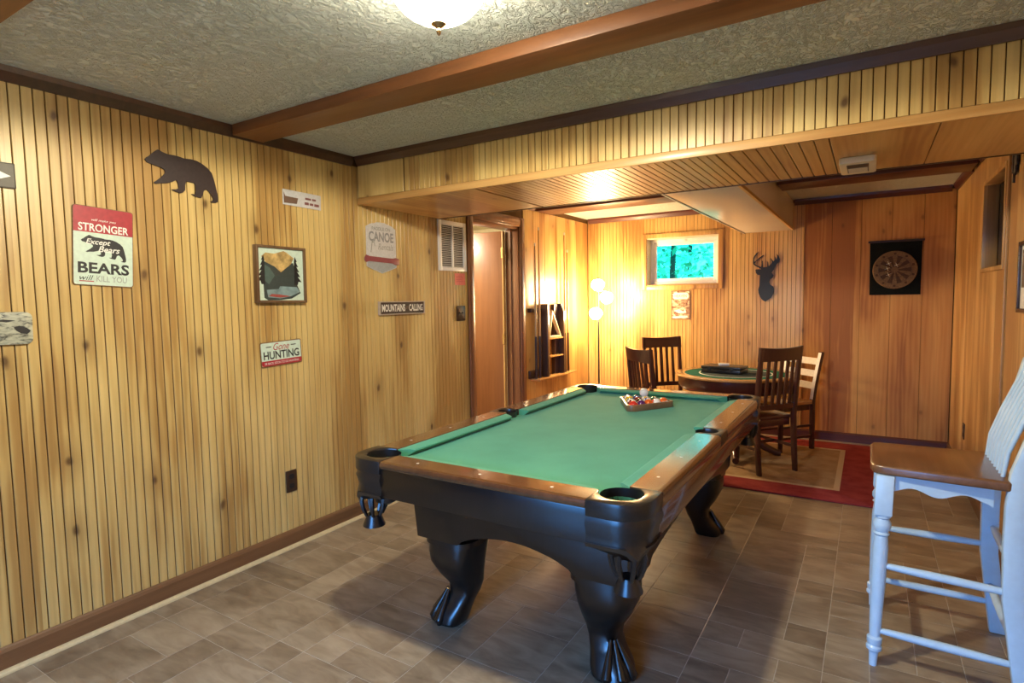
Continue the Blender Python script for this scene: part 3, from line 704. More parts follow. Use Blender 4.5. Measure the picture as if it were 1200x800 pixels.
# --- triangle rack full of balls
TR = Vector((1.700, 3.375, ZB)); TA = math.radians(-92)
tri = thing('ball_rack', 'wooden triangle rack holding the balls on the pool table felt', 'ball rack', TR, TA)
BR = 0.0283
def tri_out(ins, r, n=6):
    # rounded triangle, inscribed distance ins, corner radius r, apex at +x
    P = []
    for k in range(3):
        a = 2 * PI * k / 3; c_ = (2 * (ins - r) * math.cos(a), 2 * (ins - r) * math.sin(a))
        P += [(c_[0] + r * math.cos(a + math.radians(-60 + 120 * i / n)), c_[1] + r * math.sin(a + math.radians(-60 + 120 * i / n))) for i in range(n + 1)]
    return P
ins = 2 * BR * 4 * math.sqrt(3) / 6 + BR + 0.002
oo, ii = tri_out(ins + 0.016, 0.036), tri_out(ins, 0.020)
mb = MB(); n = len(oo)
mb.rings([[(x, y, z) for x, y in P] for P, z in ((ii, 0.001), (oo, 0.001), (oo, 0.038), (ii, 0.038))], cap=False)
mb.f += [(i, (i + 1) % n, 3 * n + (i + 1) % n, 3 * n + i) for i in range(n)]
mb.build('frame', M_RACKWOOD, tri, bevel=0.002)
def ballmat(name, col, stripe):
    m, nt, b = newmat(name)
    tc = nd(nt, 'ShaderNodeTexCoord').outputs['Object']; sp = nd(nt, 'ShaderNodeSeparateXYZ'); L(nt, tc, sp.inputs[0])
    ln = nd(nt, 'ShaderNodeVectorMath', operation='LENGTH')
    cb = nd(nt, 'ShaderNodeCombineXYZ'); L(nt, sp.outputs[0], cb.inputs[0]); L(nt, sp.outputs[1], cb.inputs[1]); L(nt, cb.outputs[0], ln.inputs[0])
    spot = math_n(nt, 'MULTIPLY', math_n(nt, 'LESS_THAN', ln.outputs['Value'], 0.009), math_n(nt, 'GREATER_THAN', math_n(nt, 'ABSOLUTE', sp.outputs[2]), 0.01))
    c = mix(nt, spot, col, (0.85, 0.83, 0.76))
    if stripe:
        band = math_n(nt, 'LESS_THAN', math_n(nt, 'ABSOLUTE', sp.outputs[1]), 0.016)
        c = mix(nt, band, (0.85, 0.83, 0.76), c)
    L(nt, c, b.inputs['Base Color']); b.inputs['Roughness'].default_value = 0.08; b.inputs['Coat Weight'].default_value = 0.5
    return m
cols = {'yellow': (0.75, 0.48, 0.03), 'blue': (0.02, 0.05, 0.28), 'red': (0.60, 0.03, 0.02), 'purple': (0.09, 0.02, 0.12), 'orange': (0.75, 0.13, 0.02), 'green': (0.01, 0.12, 0.05), 'maroon': (0.17, 0.012, 0.02)}
spec = [(n_, s_) for s_ in (False, True) for n_ in cols] + [('black', False)]
cols['black'] = (0.01, 0.01, 0.01)
order = [('red', False), ('maroon', True), ('purple', False), ('green', True), ('black', False), ('orange', False), ('yellow', False), ('maroon', False), ('blue', True), ('red', True), ('purple', True), ('blue', False), ('yellow', True), ('green', False), ('orange', True)]
ballme = MB().ball((0, 0, 0), BR, 20, 12).mesh('pool_ball', smooth=True)
k = 0
for row in range(5):
    for c_ in range(row + 1):
        lx = 2 * ins * 1.0 - 2 * (BR + 0.001) - row * BR * math.sqrt(3); ly = (c_ - row / 2) * 2 * BR * 1.002
        wx = TR.x + lx * math.cos(TA) - ly * math.sin(TA); wy = TR.y + lx * math.sin(TA) + ly * math.cos(TA)
        nm, st = order[k]; k += 1
        o = link('pool_ball', ballme.copy(), ballmat('%s_%s_ball' % (nm, 'striped' if st else 'solid'), cols[nm], st))
        o.location = (wx, wy, ZB + BR + 0.0005); o.rotation_euler = (random.uniform(-1, 1), random.uniform(-1, 1), random.uniform(0, 6))
        tag(o, ('%s striped white pool ball packed in the triangle rack' if st else 'solid %s pool ball packed in the triangle rack') % nm, 'pool ball', 'pool balls in the rack')
o = link('cue_ball', ballme.copy(), plain('cue_ball_white', (0.72, 0.70, 0.66), 0.12, coat=0.4, grain=0.01))
cx, cy = TR.x + 0.0, TR.y + 0.0
o.location = (TR.x - 0.009, TR.y + 0.07, ZB + BR + 0.047)
tag(o, 'white cue ball resting on top of the racked pool balls', 'cue ball')

# ================================================================== RUG
m, nt, b = newmat('rug_weave'); M_RUG = m
tc = nd(nt, 'ShaderNodeTexCoord').outputs['Object']; sp = nd(nt, 'ShaderNodeSeparateXYZ'); L(nt, tc, sp.inputs[0])
RX0, RX1, RY0, RY1 = 0.75, 2.95, 4.44, 6.24
hx, hy = (RX1 - RX0) / 2, (RY1 - RY0) / 2
dx = math_n(nt, 'SUBTRACT', hx, math_n(nt, 'ABSOLUTE', sp.outputs[0])); dy = math_n(nt, 'SUBTRACT', hy, math_n(nt, 'ABSOLUTE', sp.outputs[1]))
nz = noise(nt, vmul(nt, tc, (9, 9, 1)), 1.0, 3); nf = noise(nt, vmul(nt, tc, (260, 260, 1)), 1.0, 2)
dd = math_n(nt, 'MINIMUM', dx, math_n(nt, 'MULTIPLY', dy, 0.9))
field = math_n(nt, 'GREATER_THAN', dd, 0.235)
line = math_n(nt, 'MULTIPLY', math_n(nt, 'GREATER_THAN', dd, 0.235), math_n(nt, 'LESS_THAN', dd, 0.275))
red = ramp(nt, nz, [(0.3, (0.25, 0.035, 0.038)), (0.7, (0.36, 0.065, 0.062))])
bei = ramp(nt, nz, [(0.3, (0.33, 0.22, 0.12)), (0.7, (0.44, 0.32, 0.19))])
c = mix(nt, field, red, bei); c = mix(nt, line, c, (0.56, 0.45, 0.30)); c = mix(nt, 0.35, c, nf, 'OVERLAY')
L(nt, c, b.inputs['Base Color']); b.inputs['Roughness'].default_value = 0.95; b.inputs['Specular IOR Level'].default_value = 0.1
bump(nt, b, nf, 0.5, 0.004)
rug = thing('area_rug', 'red bordered rug with beige field under the round card table', 'rug', ((RX0 + RX1) / 2, (RY0 + RY1) / 2, 0.0))
MB().prism(rrect(2 * hx - 0.03, 2 * hy - 0.03, 0.03), 0.0006, 0.011).build('pile', M_RUG, rug, bevel=0.003)
ed = [(x, y, 0.007) for x, y in rrect(2 * hx - 0.02, 2 * hy - 0.02, 0.035)]; ed.append(ed[0])
MB().tube(ed, 0.0065, 8, cap=False).build('bound_edge', plain('rug_red_binding', (0.24, 0.022, 0.026), 0.9), rug, smooth=True)
RZ = 0.0115

# ================================================================== ROUND CARD TABLE
TCX, TCY, TRD = 1.86, 5.42, 0.52
ct = thing('card_table', 'round wooden card table with green felt inset on the red rug', 'card table', (TCX, TCY, RZ))
zt = 0.74 - RZ
rim = [(TRD - 0.085, zt - 0.022), (TRD - 0.085, zt), (TRD - 0.006, zt), (TRD, zt - 0.004), (TRD, zt - 0.014), (TRD - 0.012, zt - 0.022)]
mb = MB(); seg = 56
R_ = [[(r * math.cos(2 * PI * i / seg), r * math.sin(2 * PI * i / seg), z) for i in range(seg)] for r, z in rim]
R_.append(R_[0]); mb.rings(R_, cap=False).build('rim', M_OAK, ct, smooth=True)
M_FELT2 = plain('dark_green_table_felt', (0.020, 0.135, 0.095), 0.9, spec=0.1, grain=0.1, gscale=300)
felt = MB().lathe([(TRD - 0.086, zt - 0.021), (TRD - 0.086, zt - 0.002)], seg=seg).build('felt_inset', M_FELT2, ct)
ln_ = [(0.27 * math.cos(2 * PI * i / 48), 0.27 * math.sin(2 * PI * i / 48), zt - 0.0012) for i in range(49)]
R_ = [[(r * math.cos(2 * PI * i / 48), r * math.sin(2 * PI * i / 48), z) for i in range(48)] for r, z in ((0.300, zt - 0.0018), (0.300, zt - 0.0008), (0.312, zt - 0.0008), (0.312, zt - 0.0018))]
MB().rings(R_, cap=False).build('printed_ring', M_PRINTWHITE, felt)
MB().lathe([(0.285, zt - 0.0018), (0.285, zt - 0.0010)], seg=48).build('printed_disc', plain('charcoal_felt_print', (0.03, 0.05, 0.05), 0.9), felt)
MB().lathe([(TRD - 0.025, zt - 0.023), (TRD - 0.030, zt - 0.10), (TRD - 0.06, zt - 0.135), (TRD - 0.12, zt - 0.14), (0.06, zt - 0.14)], seg=seg).build('apron', M_MAHOG, ct, smooth=True)
MB().lathe([(0.16, zt - 0.14), (0.07, zt - 0.19), (0.055, zt - 0.26), (0.085, zt - 0.36), (0.10, zt - 0.45), (0.075, zt - 0.54), (0.09, zt - 0.58), (0.09, 0.08)], seg=24).build('pedestal', M_MAHOG, ct, smooth=True)
for k in range(4):
    a = math.radians(12 + 90 * k); e = lambda r, z: (r * math.cos(a), r * math.sin(a), z)
    MB().tube([e(0.06, 0.15), e(0.16, 0.14), e(0.26, 0.07), e(0.34, 0.03), e(0.38, 0.028)], [0.045, 0.040, 0.034, 0.030, 0.027], 12).build('foot', M_MAHOG, ct, smooth=True)

case = thing('poker_case', 'black hinged poker chip case lying on the card table felt', 'case', (1.765, 5.43, 0.7405), math.radians(-9))
MB().box(-0.175, 0.175, -0.105, 0.105, 0, 0.034).build('case_base', M_LEATHER, case, bevel=0.004)
MB().box(-0.176, 0.176, -0.106, 0.106, 0.036, 0.062).build('case_lid', M_LEATHER, case, bevel=0.005)
for x in (-0.10, 0.10): MB().box(x - 0.014, x + 0.014, -0.110, -0.105, 0.022, 0.048).build('latch', M_BLACK, case, bevel=0.001)
MB().tube([(-0.04, -0.106, 0.03), (-0.035, -0.122, 0.03), (0.035, -0.122, 0.03), (0.04, -0.106, 0.03)], 0.004, 8).build('handle', M_BLACK, case)
deck = thing('card_deck', 'small white box of playing cards on top of the black case', 'cards', (1.755, 5.45, 0.8030), math.radians(14))
MB().box(-0.045, 0.045, -0.032, 0.032, 0, 0.016).build('box', M_PRINTWHITE, deck, bevel=0.0015)
MB().box(-0.043, 0.043, -0.0325, -0.0320, 0.006, 0.010).build('stripe', M_GREYPRINT, deck)

# ================================================================== CHAIRS
def slat_chair(loc, facing, label, name='dining_chair', z=RZ):
    """loc = midpoint of the back legs on the floor; facing = angle of the sitting direction."""
    t = thing(name, label, 'chair', (loc[0], loc[1], z), facing, 'slat-back chairs around the card table')
    H = 1.02 - z; wd = 0.40; dp = 0.40; S = 0.455
    seat = [(0.015, -wd / 2 + 0.012), (dp + 0.035, -wd / 2 - 0.02), (dp + 0.05, 0), (dp + 0.035, wd / 2 + 0.02), (0.015, wd / 2 - 0.012)]
    MB().prism(seat, S - 0.03, S).build('seat', M_MAHOG, t, bevel=0.008)
    MB().box(0.02, dp - 0.005, -wd / 2 + 0.03, wd / 2 - 0.03, S - 0.085, S - 0.031).build('apron', M_MAHOG, t, bevel=0.003)
    lean = lambda z_: -0.055 * max(0, (z_ - S) / (H - S)) ** 1.3 - 0.03 * max(0, (S - z_) / S) ** 1.5
    for s in (-1, 1):
        y = s * (wd / 2 - 0.018)
        zs = [0, 0.15, 0.3, S, 0.6, 0.75, 0.9, H]
        R_ = [[(lean(z_) + dx * (0.020 if z_ < 0.9 else 0.015), y + s * 0.012 * (z_ / H) + dy * (0.015 if z_ > 0.05 else 0.012), z_) for dx, dy in ((-1, -1), (1, -1), (1, 1), (-1, 1))] for z_ in zs]
        MB().rings(R_).build('back_post', M_MAHOG, t, bevel=0.004)
        fl = [[(dp - 0.015 + dx * a, s * (wd / 2 - 0.012) + dy * a, z_) for dx, dy in ((-1, -1), (1, -1), (1, 1), (-1, 1))] for z_, a in ((0, 0.013), (0.25, 0.017), (S - 0.032, 0.020))]
        MB().rings(fl).build('front_leg', M_MAHOG, t, bevel=0.003)
        MB().bar((0.0, y, 0.20), (dp - 0.02, s * (wd / 2 - 0.012), 0.20), 0.014, 0.024, (0, 1, 0)).build('stretcher', M_MAHOG, t)
    MB().bar((dp * 0.5, -wd / 2 + 0.02, 0.20), (dp * 0.5, wd / 2 - 0.02, 0.20), 0.014, 0.024).build('stretcher', M_MAHOG, t)
    def crest(z0, z1, bow, name):
        R_ = []
        for i in range(9):
            u_ = -1 + 2 * i / 8; y = u_ * (wd / 2 + (0.012 if name == 'crest_rail' else -0.02)); bx = -bow * (1 - u_ * u_)
            lift = 0.012 * (u_ * u_) if name == 'crest_rail' else 0
            R_.append([(lean(z0) + bx + 0.013, y, z0), (lean(z1) + bx + 0.013, y, z1 + lift), (lean(z1) + bx - 0.010, y, z1 + lift), (lean(z0) + bx - 0.010, y, z0)])
        return MB().rings(R_).build(name, M_MAHOG, t, smooth=True)
    crest(H - 0.105, H - 0.005, 0.025, 'crest_rail'); crest(S + 0.06, S + 0.10, 0.020, 'lower_rail')
    for k in range(5):
        u_ = -0.64 + 0.32 * k; y = u_ * (wd / 2 - 0.01); bx = -0.022 * (1 - u_ * u_)
        R_ = [[(lean(z_) + bx + dx * 0.006, y + dy * (0.016 if k == 2 else 0.013), z_) for dx, dy in ((-1, -1), (1, -1), (1, 1), (-1, 1))] for z_ in (S + 0.095, 0.72, H - 0.10)]
        MB().rings(R_).build('slat', M_MAHOG, t)
    return t
slat_chair((2.25, 4.965), math.atan2(0.62, -0.78), 'mahogany slat-back chair with its back towards the bar stool')
slat_chair((1.335, 4.50), math.atan2(0.72, 0.69), 'mahogany slat-back chair pushed in beside the far end of the pool table')
slat_chair((1.10, 5.78), math.atan2(-0.72, 0.69), 'mahogany slat-back chair in front of the wall below the tin sign and window')
# white ladder-back chair
fa = math.atan2(-0.78, -0.62)
t = thing('ladder_back_chair', 'white ladder-back chair with tan seat and shade-coloured sides beside the card table', 'chair', (2.30, 6.02, RZ), fa)
H = 0.90 - RZ; wd = 0.40; dp = 0.39; S = 0.45
MB().prism(rrect(dp, wd + 0.02, 0.03, 4, dp / 2 + 0.01, 0), S - 0.03, S).build('seat', M_OAK, t, bevel=0.006)
MB().box(0.02, dp - 0.02, -wd / 2 + 0.03, wd / 2 - 0.03, S - 0.09, S - 0.031).build('apron', M_MAHOG, t)
lean2 = lambda z_: -0.10 * max(0, (z_ - S) / (H - S)) ** 1.2
for s in (-1, 1):
    y = s * (wd / 2 - 0.015)
    MB().rings([[(lean2(z_) + dx * 0.018, y + dy * 0.017, z_) for dx, dy in ((-1, -1), (1, -1), (1, 1), (-1, 1))] for z_ in (0, 0.2, S, 0.6, 0.75, H)]).build('back_post', M_MAHOG, t, bevel=0.003)  # white posts: shade on their sides is put in as dark colour
    MB().rings([[(dp - 0.02 + dx * a, y + dy * a, z_) for dx, dy in ((-1, -1), (1, -1), (1, 1), (-1, 1))] for z_, a in ((0, 0.014), (S - 0.032, 0.020))]).build('front_leg', M_MAHOG, t, bevel=0.003)
    MB().bar((0, y, 0.22), (dp - 0.02, y, 0.22), 0.014, 0.02, (0, 1, 0)).build('stretcher', M_MAHOG, t)
    MB().bar((0, y, 0.12), (dp - 0.02, y, 0.12), 0.014, 0.02, (0, 1, 0)).build('stretcher', M_MAHOG, t)
for zc_ in (0.58, 0.69, 0.80):
    R_ = []
    for i in range(7):
        u_ = -1 + i / 3; bx = -0.02 * (1 - u_ * u_)
        R_.append([(lean2(zc_) + bx + dx * 0.008, u_ * (wd / 2 - 0.033), zc_ + dz) for dx, dz in ((-1, -0.03), (1, -0.03), (1, 0.03), (-1, 0.03))])
    MB().rings(R_).build('ladder_slat', M_CHAIRWHITE, t, smooth=True)
for s in (-1, 1):   # white post fronts; only the sides carry the shade colour
    y = s * (wd / 2 - 0.015)
    MB().rings([[(lean2(z_) + 0.0185 + dx * 0.0015, y + dy * 0.016, z_) for dx, dy in ((-1, -1), (1, -1), (1, 1), (-1, 1))] for z_ in (S + 0.01, 0.6, 0.75, H - 0.005)]).build('painted_face', M_CHAIRWHITE, t)

# ================================================================== BAR STOOL
st = thing('bar_stool', 'pale blue painted bar stool with brown wooden seat and spindle back', 'bar stool', (3.10, 2.79, 0))
SZ = 0.772
seat = [(-0.215, -0.150), (-0.205, -0.195), (-0.170, -0.208), (0.0, -0.222), (0.195, -0.238), (0.212, -0.225), (0.215, 0.0), (0.212, 0.205), (0.195, 0.222), (0.0, 0.215), (-0.170, 0.212), (-0.205, 0.202), (-0.215, 0.160)]
MB().prism(seat, SZ - 0.036, SZ).build('seat', M_SEATWOOD, st, bevel=0.009, bseg=3)
def scallop(n=24, a=0.16):
    P = [(-a, SZ - 0.037)]
    for i in range(n + 1):
        u_ = i / n; x_ = -a + 2 * a * u_
        P.append((x_, SZ - 0.092 - 0.012 * math.cos(4 * PI * u_) ) if 0.02 < u_ < 0.98 else (x_, SZ - 0.112))
    P.append((a, SZ - 0.037)); return P
for s in (-1, 1):
    MB().prism(scallop(), s * 0.170, s * 0.188, 'y').build('apron', M_STOOL, st)
MB().prism([(p * 0.93, q) for p, q in scallop()], -0.185, -0.168, 'x').build('apron', M_STOOL, st)
MB().prism([(p * 0.93, q) for p, q in scallop()], 0.150, 0.167, 'x').build('apron', M_STOOL, st)
def turned(base, top, prof, name, seg=18):
    base = Vector(base); top = Vector(top)
    mb = MB(); R_ = []
    for u_, r in prof:
        c_ = base.lerp(top, u_); R_.append([(c_.x + r * math.cos(2 * PI * i / seg), c_.y + r * math.sin(2 * PI * i / seg), c_.z) for i in range(seg)])
    return mb.rings(R_).build(name, M_STOOL, st, smooth=True)
lp = [(0.0, 0.013), (0.05, 0.015), (0.075, 0.017), (0.085, 0.026), (0.10, 0.027), (0.11, 0.021), (0.118, 0.025), (0.145, 0.026), (0.155, 0.018), (0.20, 0.020), (0.45, 0.025), (0.62, 0.026), (0.68, 0.022), (0.69, 0.028), (0.70, 0.022), (0.72, 0.030), (0.745, 0.031), (0.77, 0.022), (0.775, 0.027), (0.79, 0.027)]
fz = SZ - 0.037
for s in (-1, 1):
    b0 = Vector((-0.19, s * 0.252, 0)); b1 = Vector((-0.165, s * 0.178, fz))
    lg = turned(b0, b1, lp, 'front_leg')
    c_ = b0.lerp(b1, 0.79)
    R_ = [[(p.x + dx * 0.030, p.y + dy * 0.030, p.z) for dx, dy in ((-1, -1), (1, -1), (1, 1), (-1, 1))] for p in (c_, b1)]
    MB().rings(R_).build('block', M_STOOL, lg, bevel=0.004)
    # sabre back post, one piece from floor to crest
    pth = [(0.258, s * 0.255, 0), (0.238, s * 0.245, 0.16), (0.215, s * 0.235, 0.35), (0.212, s * 0.226, 0.55), (0.215, s * 0.218, 0.68), (0.226, s * 0.214, 0.80), (0.255, s * 0.212, 0.92), (0.290, s * 0.212, 1.05), (0.318, s * 0.212, 1.17)]
    R_ = [[(x + dx * (0.030 if z < 0.85 else 0.024), y + dy * 0.019, z) for dx, dy in ((-1, -1), (1, -1), (1, 1), (-1, 1))] for x, y, z in pth]
    MB().rings(R_).build('back_post', M_STOOL, st, bevel=0.007)
def rung(p0, p1, name='rung'):
    p0 = Vector(p0); p1 = Vector(p1); n = 10
    return MB().tube([p0.lerp(p1, i / n) for i in range(n + 1)], [0.009 + 0.0065 * math.sin(PI * i / n) ** 0.6 for i in range(n + 1)], 12).build(name, M_STOOL, st, smooth=True)
for s in (-1, 1):
    for z in (0.385, 0.135):
        u_ = z / fz; x0 = -0.19 + 0.025 * u_; y0 = s * (0.252 - 0.074 * u_)
        rung((x0, y0, z), (0.225 if z > 0.2 else 0.24, s * (0.234 if z > 0.2 else 0.246), z - 0.006))
for z in (0.46, 0.21): rung((0.222, -0.23, z), (0.222, 0.23, z))
rung((-0.178, -0.215, 0.27), (-0.178, 0.215, 0.27))
for k in range(8):
    y = -0.165 + 0.330 * k / 7
    pth = [(0.185, y, SZ - 0.004), (0.196, y * 1.02, 0.86), (0.232, y * 1.04, 0.97), (0.290, y * 1.05, 1.13)]
    MB().tube(pth, [0.007, 0.0085, 0.009, 0.007], 10).build('spindle', M_STOOL, st, smooth=True)
R_ = []
for i in range(9):
    u_ = -1 + i / 4; y = u_ * 0.235; bx = 0.015 * (1 - u_ * u_)
    R_.append([(0.288 + bx, y, 1.115), (0.318 + bx, y, 1.225 - 0.02 * u_ * u_), (0.338 + bx, y, 1.225 - 0.02 * u_ * u_), (0.308 + bx, y, 1.115)])
MB().rings(R_).build('crest_rail', M_STOOL, st, smooth=True)

# ================================================================== WALL DECOR (left wall)
def poly_px(pts, cx, cy, sx, sy):
    return [((x - cx) * sx, (cy - y) * sy) for x, y in pts]
BEAR = [(90, 230), (110, 205), (135, 190), (160, 160), (200, 125), (225, 105), (250, 115), (270, 128), (330, 150), (400, 155), (450, 165), (500, 180), (580, 182), (640, 195), (700, 225), (760, 270), (810, 330), (830, 400), (845, 470), (860, 560), (872, 640), (865, 690), (840, 705), (800, 700), (772, 688), (805, 676), (812, 650), (790, 600), (760, 560), (735, 540), (705, 560), (690, 610), (672, 648), (630, 640), (590, 625), (558, 605), (605, 605), (615, 560), (612, 490), (600, 470), (510, 452), (498, 500), (495, 560), (470, 590), (440, 600), (390, 585), (345, 560), (400, 555), (425, 540), (420, 490), (405, 445), (360, 470), (300, 490), (230, 495), (190, 505), (165, 490), (210, 455), (250, 420), (290, 370), (285, 335), (250, 310), (200, 295), (150, 275), (110, 262)]
bear = wall_thing('bear_silhouette', 'dark brown metal walking bear silhouette on the panelled wall', 'wall art', 'left', 1.60, 2.055, math.radians(0), 0.006)
MB().prism([(p[0], p[1] + 0.10 * p[0]) for p in poly_px(BEAR, 480, 400, 0.000443, 0.00040)], 0.0, 0.004).build('cutout', M_BEAR, bear)

s = wall_thing('bear_sign', 'tin sign with red top, bear print and the word STRONGER', 'sign', 'left', 1.236, 1.690, math.radians(-3.0), 0.004)
W_, H_ = 0.236, 0.340
MB().prism(rrect(W_, H_, 0.012), 0, 0.0030).build('tin_plate', M_RUST, s)
MB().prism(rrect(W_ - 0.006, H_ - 0.006, 0.010), 0.0030, 0.0034).build('mint_panel', M_MINT, s)
red = [p for p in rrect(W_ - 0.006, H_ - 0.006, 0.010)]
red = [(-0.115, 0.058), (0.115, 0.058)] + [p for p in red if p[1] > 0.06]
MB().prism(red, 0.0034, 0.0038).build('red_band', M_RED, s)
text('will make you', 0.0, 0.112, 0.095, 0.013, 0.0041, M_PRINTWHITE, s, shear=0.35)
text('STRONGER', 0.0, 0.080, 0.195, 0.034, 0.0041, M_PRINTWHITE, s, bold=0.02)
sb = MB().prism([((x - 480) * 0.000225, (400 - y) * 0.000185 - 0.006 + 0.04 * (x - 480) * 0.000225) for x, y in BEAR], 0.0034, 0.0038).build('bear_print', M_INK, s)
text('Except', -0.022, 0.016, 0.095, 0.030, 0.0041, M_PRINTWHITE, s, shear=0.3, bold=0.015)
text('Bears', 0.020, -0.010, 0.085, 0.026, 0.0041, M_PRINTWHITE, s, shear=0.3, bold=0.015)
text('BEARS', 0.0, -0.094, 0.200, 0.048, 0.0038, M_INK, s, bold=0.03)
text('will', -0.068, -0.137, 0.052, 0.022, 0.0038, M_INK, s, shear=0.35)
MB().box(-0.095, -0.040, -0.154, -0.150, 0.0034, 0.0037).build('underline', M_RED, s)
text('KILL YOU', 0.030, -0.139, 0.120, 0.026, 0.0038, M_GREYPRINT, s)

s = wall_thing('small_plaque', 'small dark plaque with a pale arrow mark high on the panelled wall', 'sign', 'left', 0.895, 1.945, 0, 0.003)
MB().prism(rrect(0.095, 0.098, 0.004), 0, 0.006).build('plate', plain('dark_plaque', (0.06, 0.05, 0.035), 0.5), s, bevel=0.001)
MB().prism(rrect(0.085, 0.088, 0.003), 0.006, 0.0065).build('rim_print', plain('plaque_print', (0.10, 0.085, 0.06), 0.5), s)
MB().prism([(-0.038, -0.004), (0.0, 0.012), (0.032, -0.002), (0.0, -0.016)], 0.0065, 0.007).build('arrow_print', M_PRINTWHITE, s)

s = wall_thing('fish_plaque', 'rounded pale plaque with dark painted fish marks on the panelled wall', 'wall art', 'left', 0.885, 1.352, math.radians(-1), 0.003)
m, nt, b = newmat('camo_painted_plaque')
tc = nd(nt, 'ShaderNodeTexCoord').outputs['Object']; n1 = noise(nt, vmul(nt, tc, (22, 60, 1)), 1.0, 3, 0.6, 1.0)
L(nt, ramp(nt, n1, [(0.36, (0.07, 0.07, 0.06)), (0.46, (0.33, 0.34, 0.27)), (0.60, (0.50, 0.50, 0.38))]), b.inputs['Base Color']); b.inputs['Roughness'].default_value = 0.5
MB().prism(rrect(0.148, 0.128, 0.022), 0, 0.012).build('board', m, s, bevel=0.003)
MB().prism([(0.012, 0.004), (0.03, 0.010), (0.052, 0.002), (0.066, -0.010), (0.054, -0.024), (0.034, -0.020), (0.02, -0.010)], 0.012, 0.0126).build('fish_print', M_INK, s)
MB().prism([(-0.05, 0.03), (-0.02, 0.036), (0.02, 0.030), (-0.01, 0.024)], 0.012, 0.0126).build('reed_print', M_INK, s)

s = wall_thing('tin_plate_sign', 'silver tin strip sign with faded red lettering near the ceiling', 'sign', 'left', 2.298, 2.038, math.radians(-1), 0.004)
MB().box(-0.135, 0.135, -0.044, 0.044, 0, 0.003).build('tin_plate', M_SILVER, s, bevel=0.001)
MB().prism([(-0.128, 0.030), (-0.118, 0.006), (-0.03, 0.004), (-0.04, -0.030), (-0.128, -0.034)], 0.003, 0.0034).build('picture_print', plain('brown_picture_print', (0.17, 0.10, 0.07), 0.4), s)
M_FADED = plain('faded_red_print', (0.20, 0.075, 0.075), 0.5)
for (x0, x1, z0, z1) in ((0.02, 0.062, 0.004, 0.016), (0.070, 0.098, 0.004, 0.016), (0.015, 0.045, -0.026, -0.010), (0.052, 0.078, -0.026, -0.012), (0.085, 0.120, -0.028, -0.012)):
    MB().prism(rrect(x1 - x0, z1 - z0, 0.003, 2, (x0 + x1) / 2, (z0 + z1) / 2), 0.003, 0.0034).build('faded_word', M_FADED, s)

s = wall_thing('framed_picture', 'wood framed print of a tree-lined lake under a golden mountain', 'picture', 'left', 2.119, 1.594, math.radians(-0.6), 0.002)
W_, H_ = 0.325, 0.318
M_PICFRAME = wood('picture_frame_wood', (0.10, 0.05, 0.025), (0.19, 0.105, 0.05), 0.4, 0.2, axis=1)
for bx in ((-W_ / 2, -W_ / 2 + 0.014, -H_ / 2, H_ / 2), (W_ / 2 - 0.014, W_ / 2, -H_ / 2, H_ / 2), (-W_ / 2 + 0.014, W_ / 2 - 0.014, -H_ / 2, -H_ / 2 + 0.014), (-W_ / 2 + 0.014, W_ / 2 - 0.014, H_ / 2 - 0.014, H_ / 2)):
    MB().box(bx[0], bx[1], bx[2], bx[3], 0, 0.034).build('frame', M_PICFRAME, s, bevel=0.002)
pp = MB().box(-W_ / 2 + 0.0141, W_ / 2 - 0.0141, -H_ / 2 + 0.0141, H_ / 2 - 0.0141, 0.004, 0.020).build('mount', M_MINT, s)
def px2(P): return [((x - 615) / 385 * 0.30, (550 - y) / 480 * 0.30) for x, y in P]
MB().prism(px2([(465, 620), (470, 760), (500, 782), (600, 780), (700, 765), (778, 715), (750, 640), (752, 560), (720, 440), (470, 440)]), 0.020, 0.0204).build('lake_print', plain('dark_forest_print', (0.040, 0.055, 0.055), 0.5), pp)
MB().prism(px2([(470, 460), (520, 490), (560, 560), (510, 640), (470, 600)]), 0.0204, 0.0206).build('hill_print', plain('teal_hill_print', (0.075, 0.12, 0.11), 0.5), pp)
MB().prism(px2([(455, 395), (490, 360), (560, 365), (640, 335), (670, 350), (700, 375), (725, 395), (700, 450), (612, 528), (560, 480), (490, 445)]), 0.0206, 0.0210).build('mountain_print', plain('golden_mountain_print', (0.52, 0.36, 0.14), 0.5, grain=0.3, gscale=25), pp)
MB().prism(px2([(490, 690), (590, 680), (600, 655), (745, 660), (770, 705), (690, 745), (600, 765), (500, 755)]), 0.0204, 0.0208).build('water_print', plain('pale_water_print', (0.22, 0.32, 0.34), 0.5, grain=0.2, gscale=20), pp)
MB().prism(px2([(505, 745), (530, 725), (600, 730), (690, 745), (600, 758)]), 0.0208, 0.0210).build('canoe_print', plain('red_canoe_print', (0.34, 0.07, 0.06), 0.5), pp)
for sgn, x0 in ((-1, 470), (1, 735)):
    P = [(x0, 380)]
    for k in range(5): P += [(x0 + sgn * (18 + 9 * k), 430 + 46 * k), (x0 + sgn * (6 + 5 * k), 425 + 46 * k)]
    P += [(x0 + sgn * 20, 640), (x0 - sgn * 10, 640), (x0 - sgn * 8, 420)]
    MB().prism(px2(P), 0.0206, 0.0211).build('tree_print', M_INK, pp)

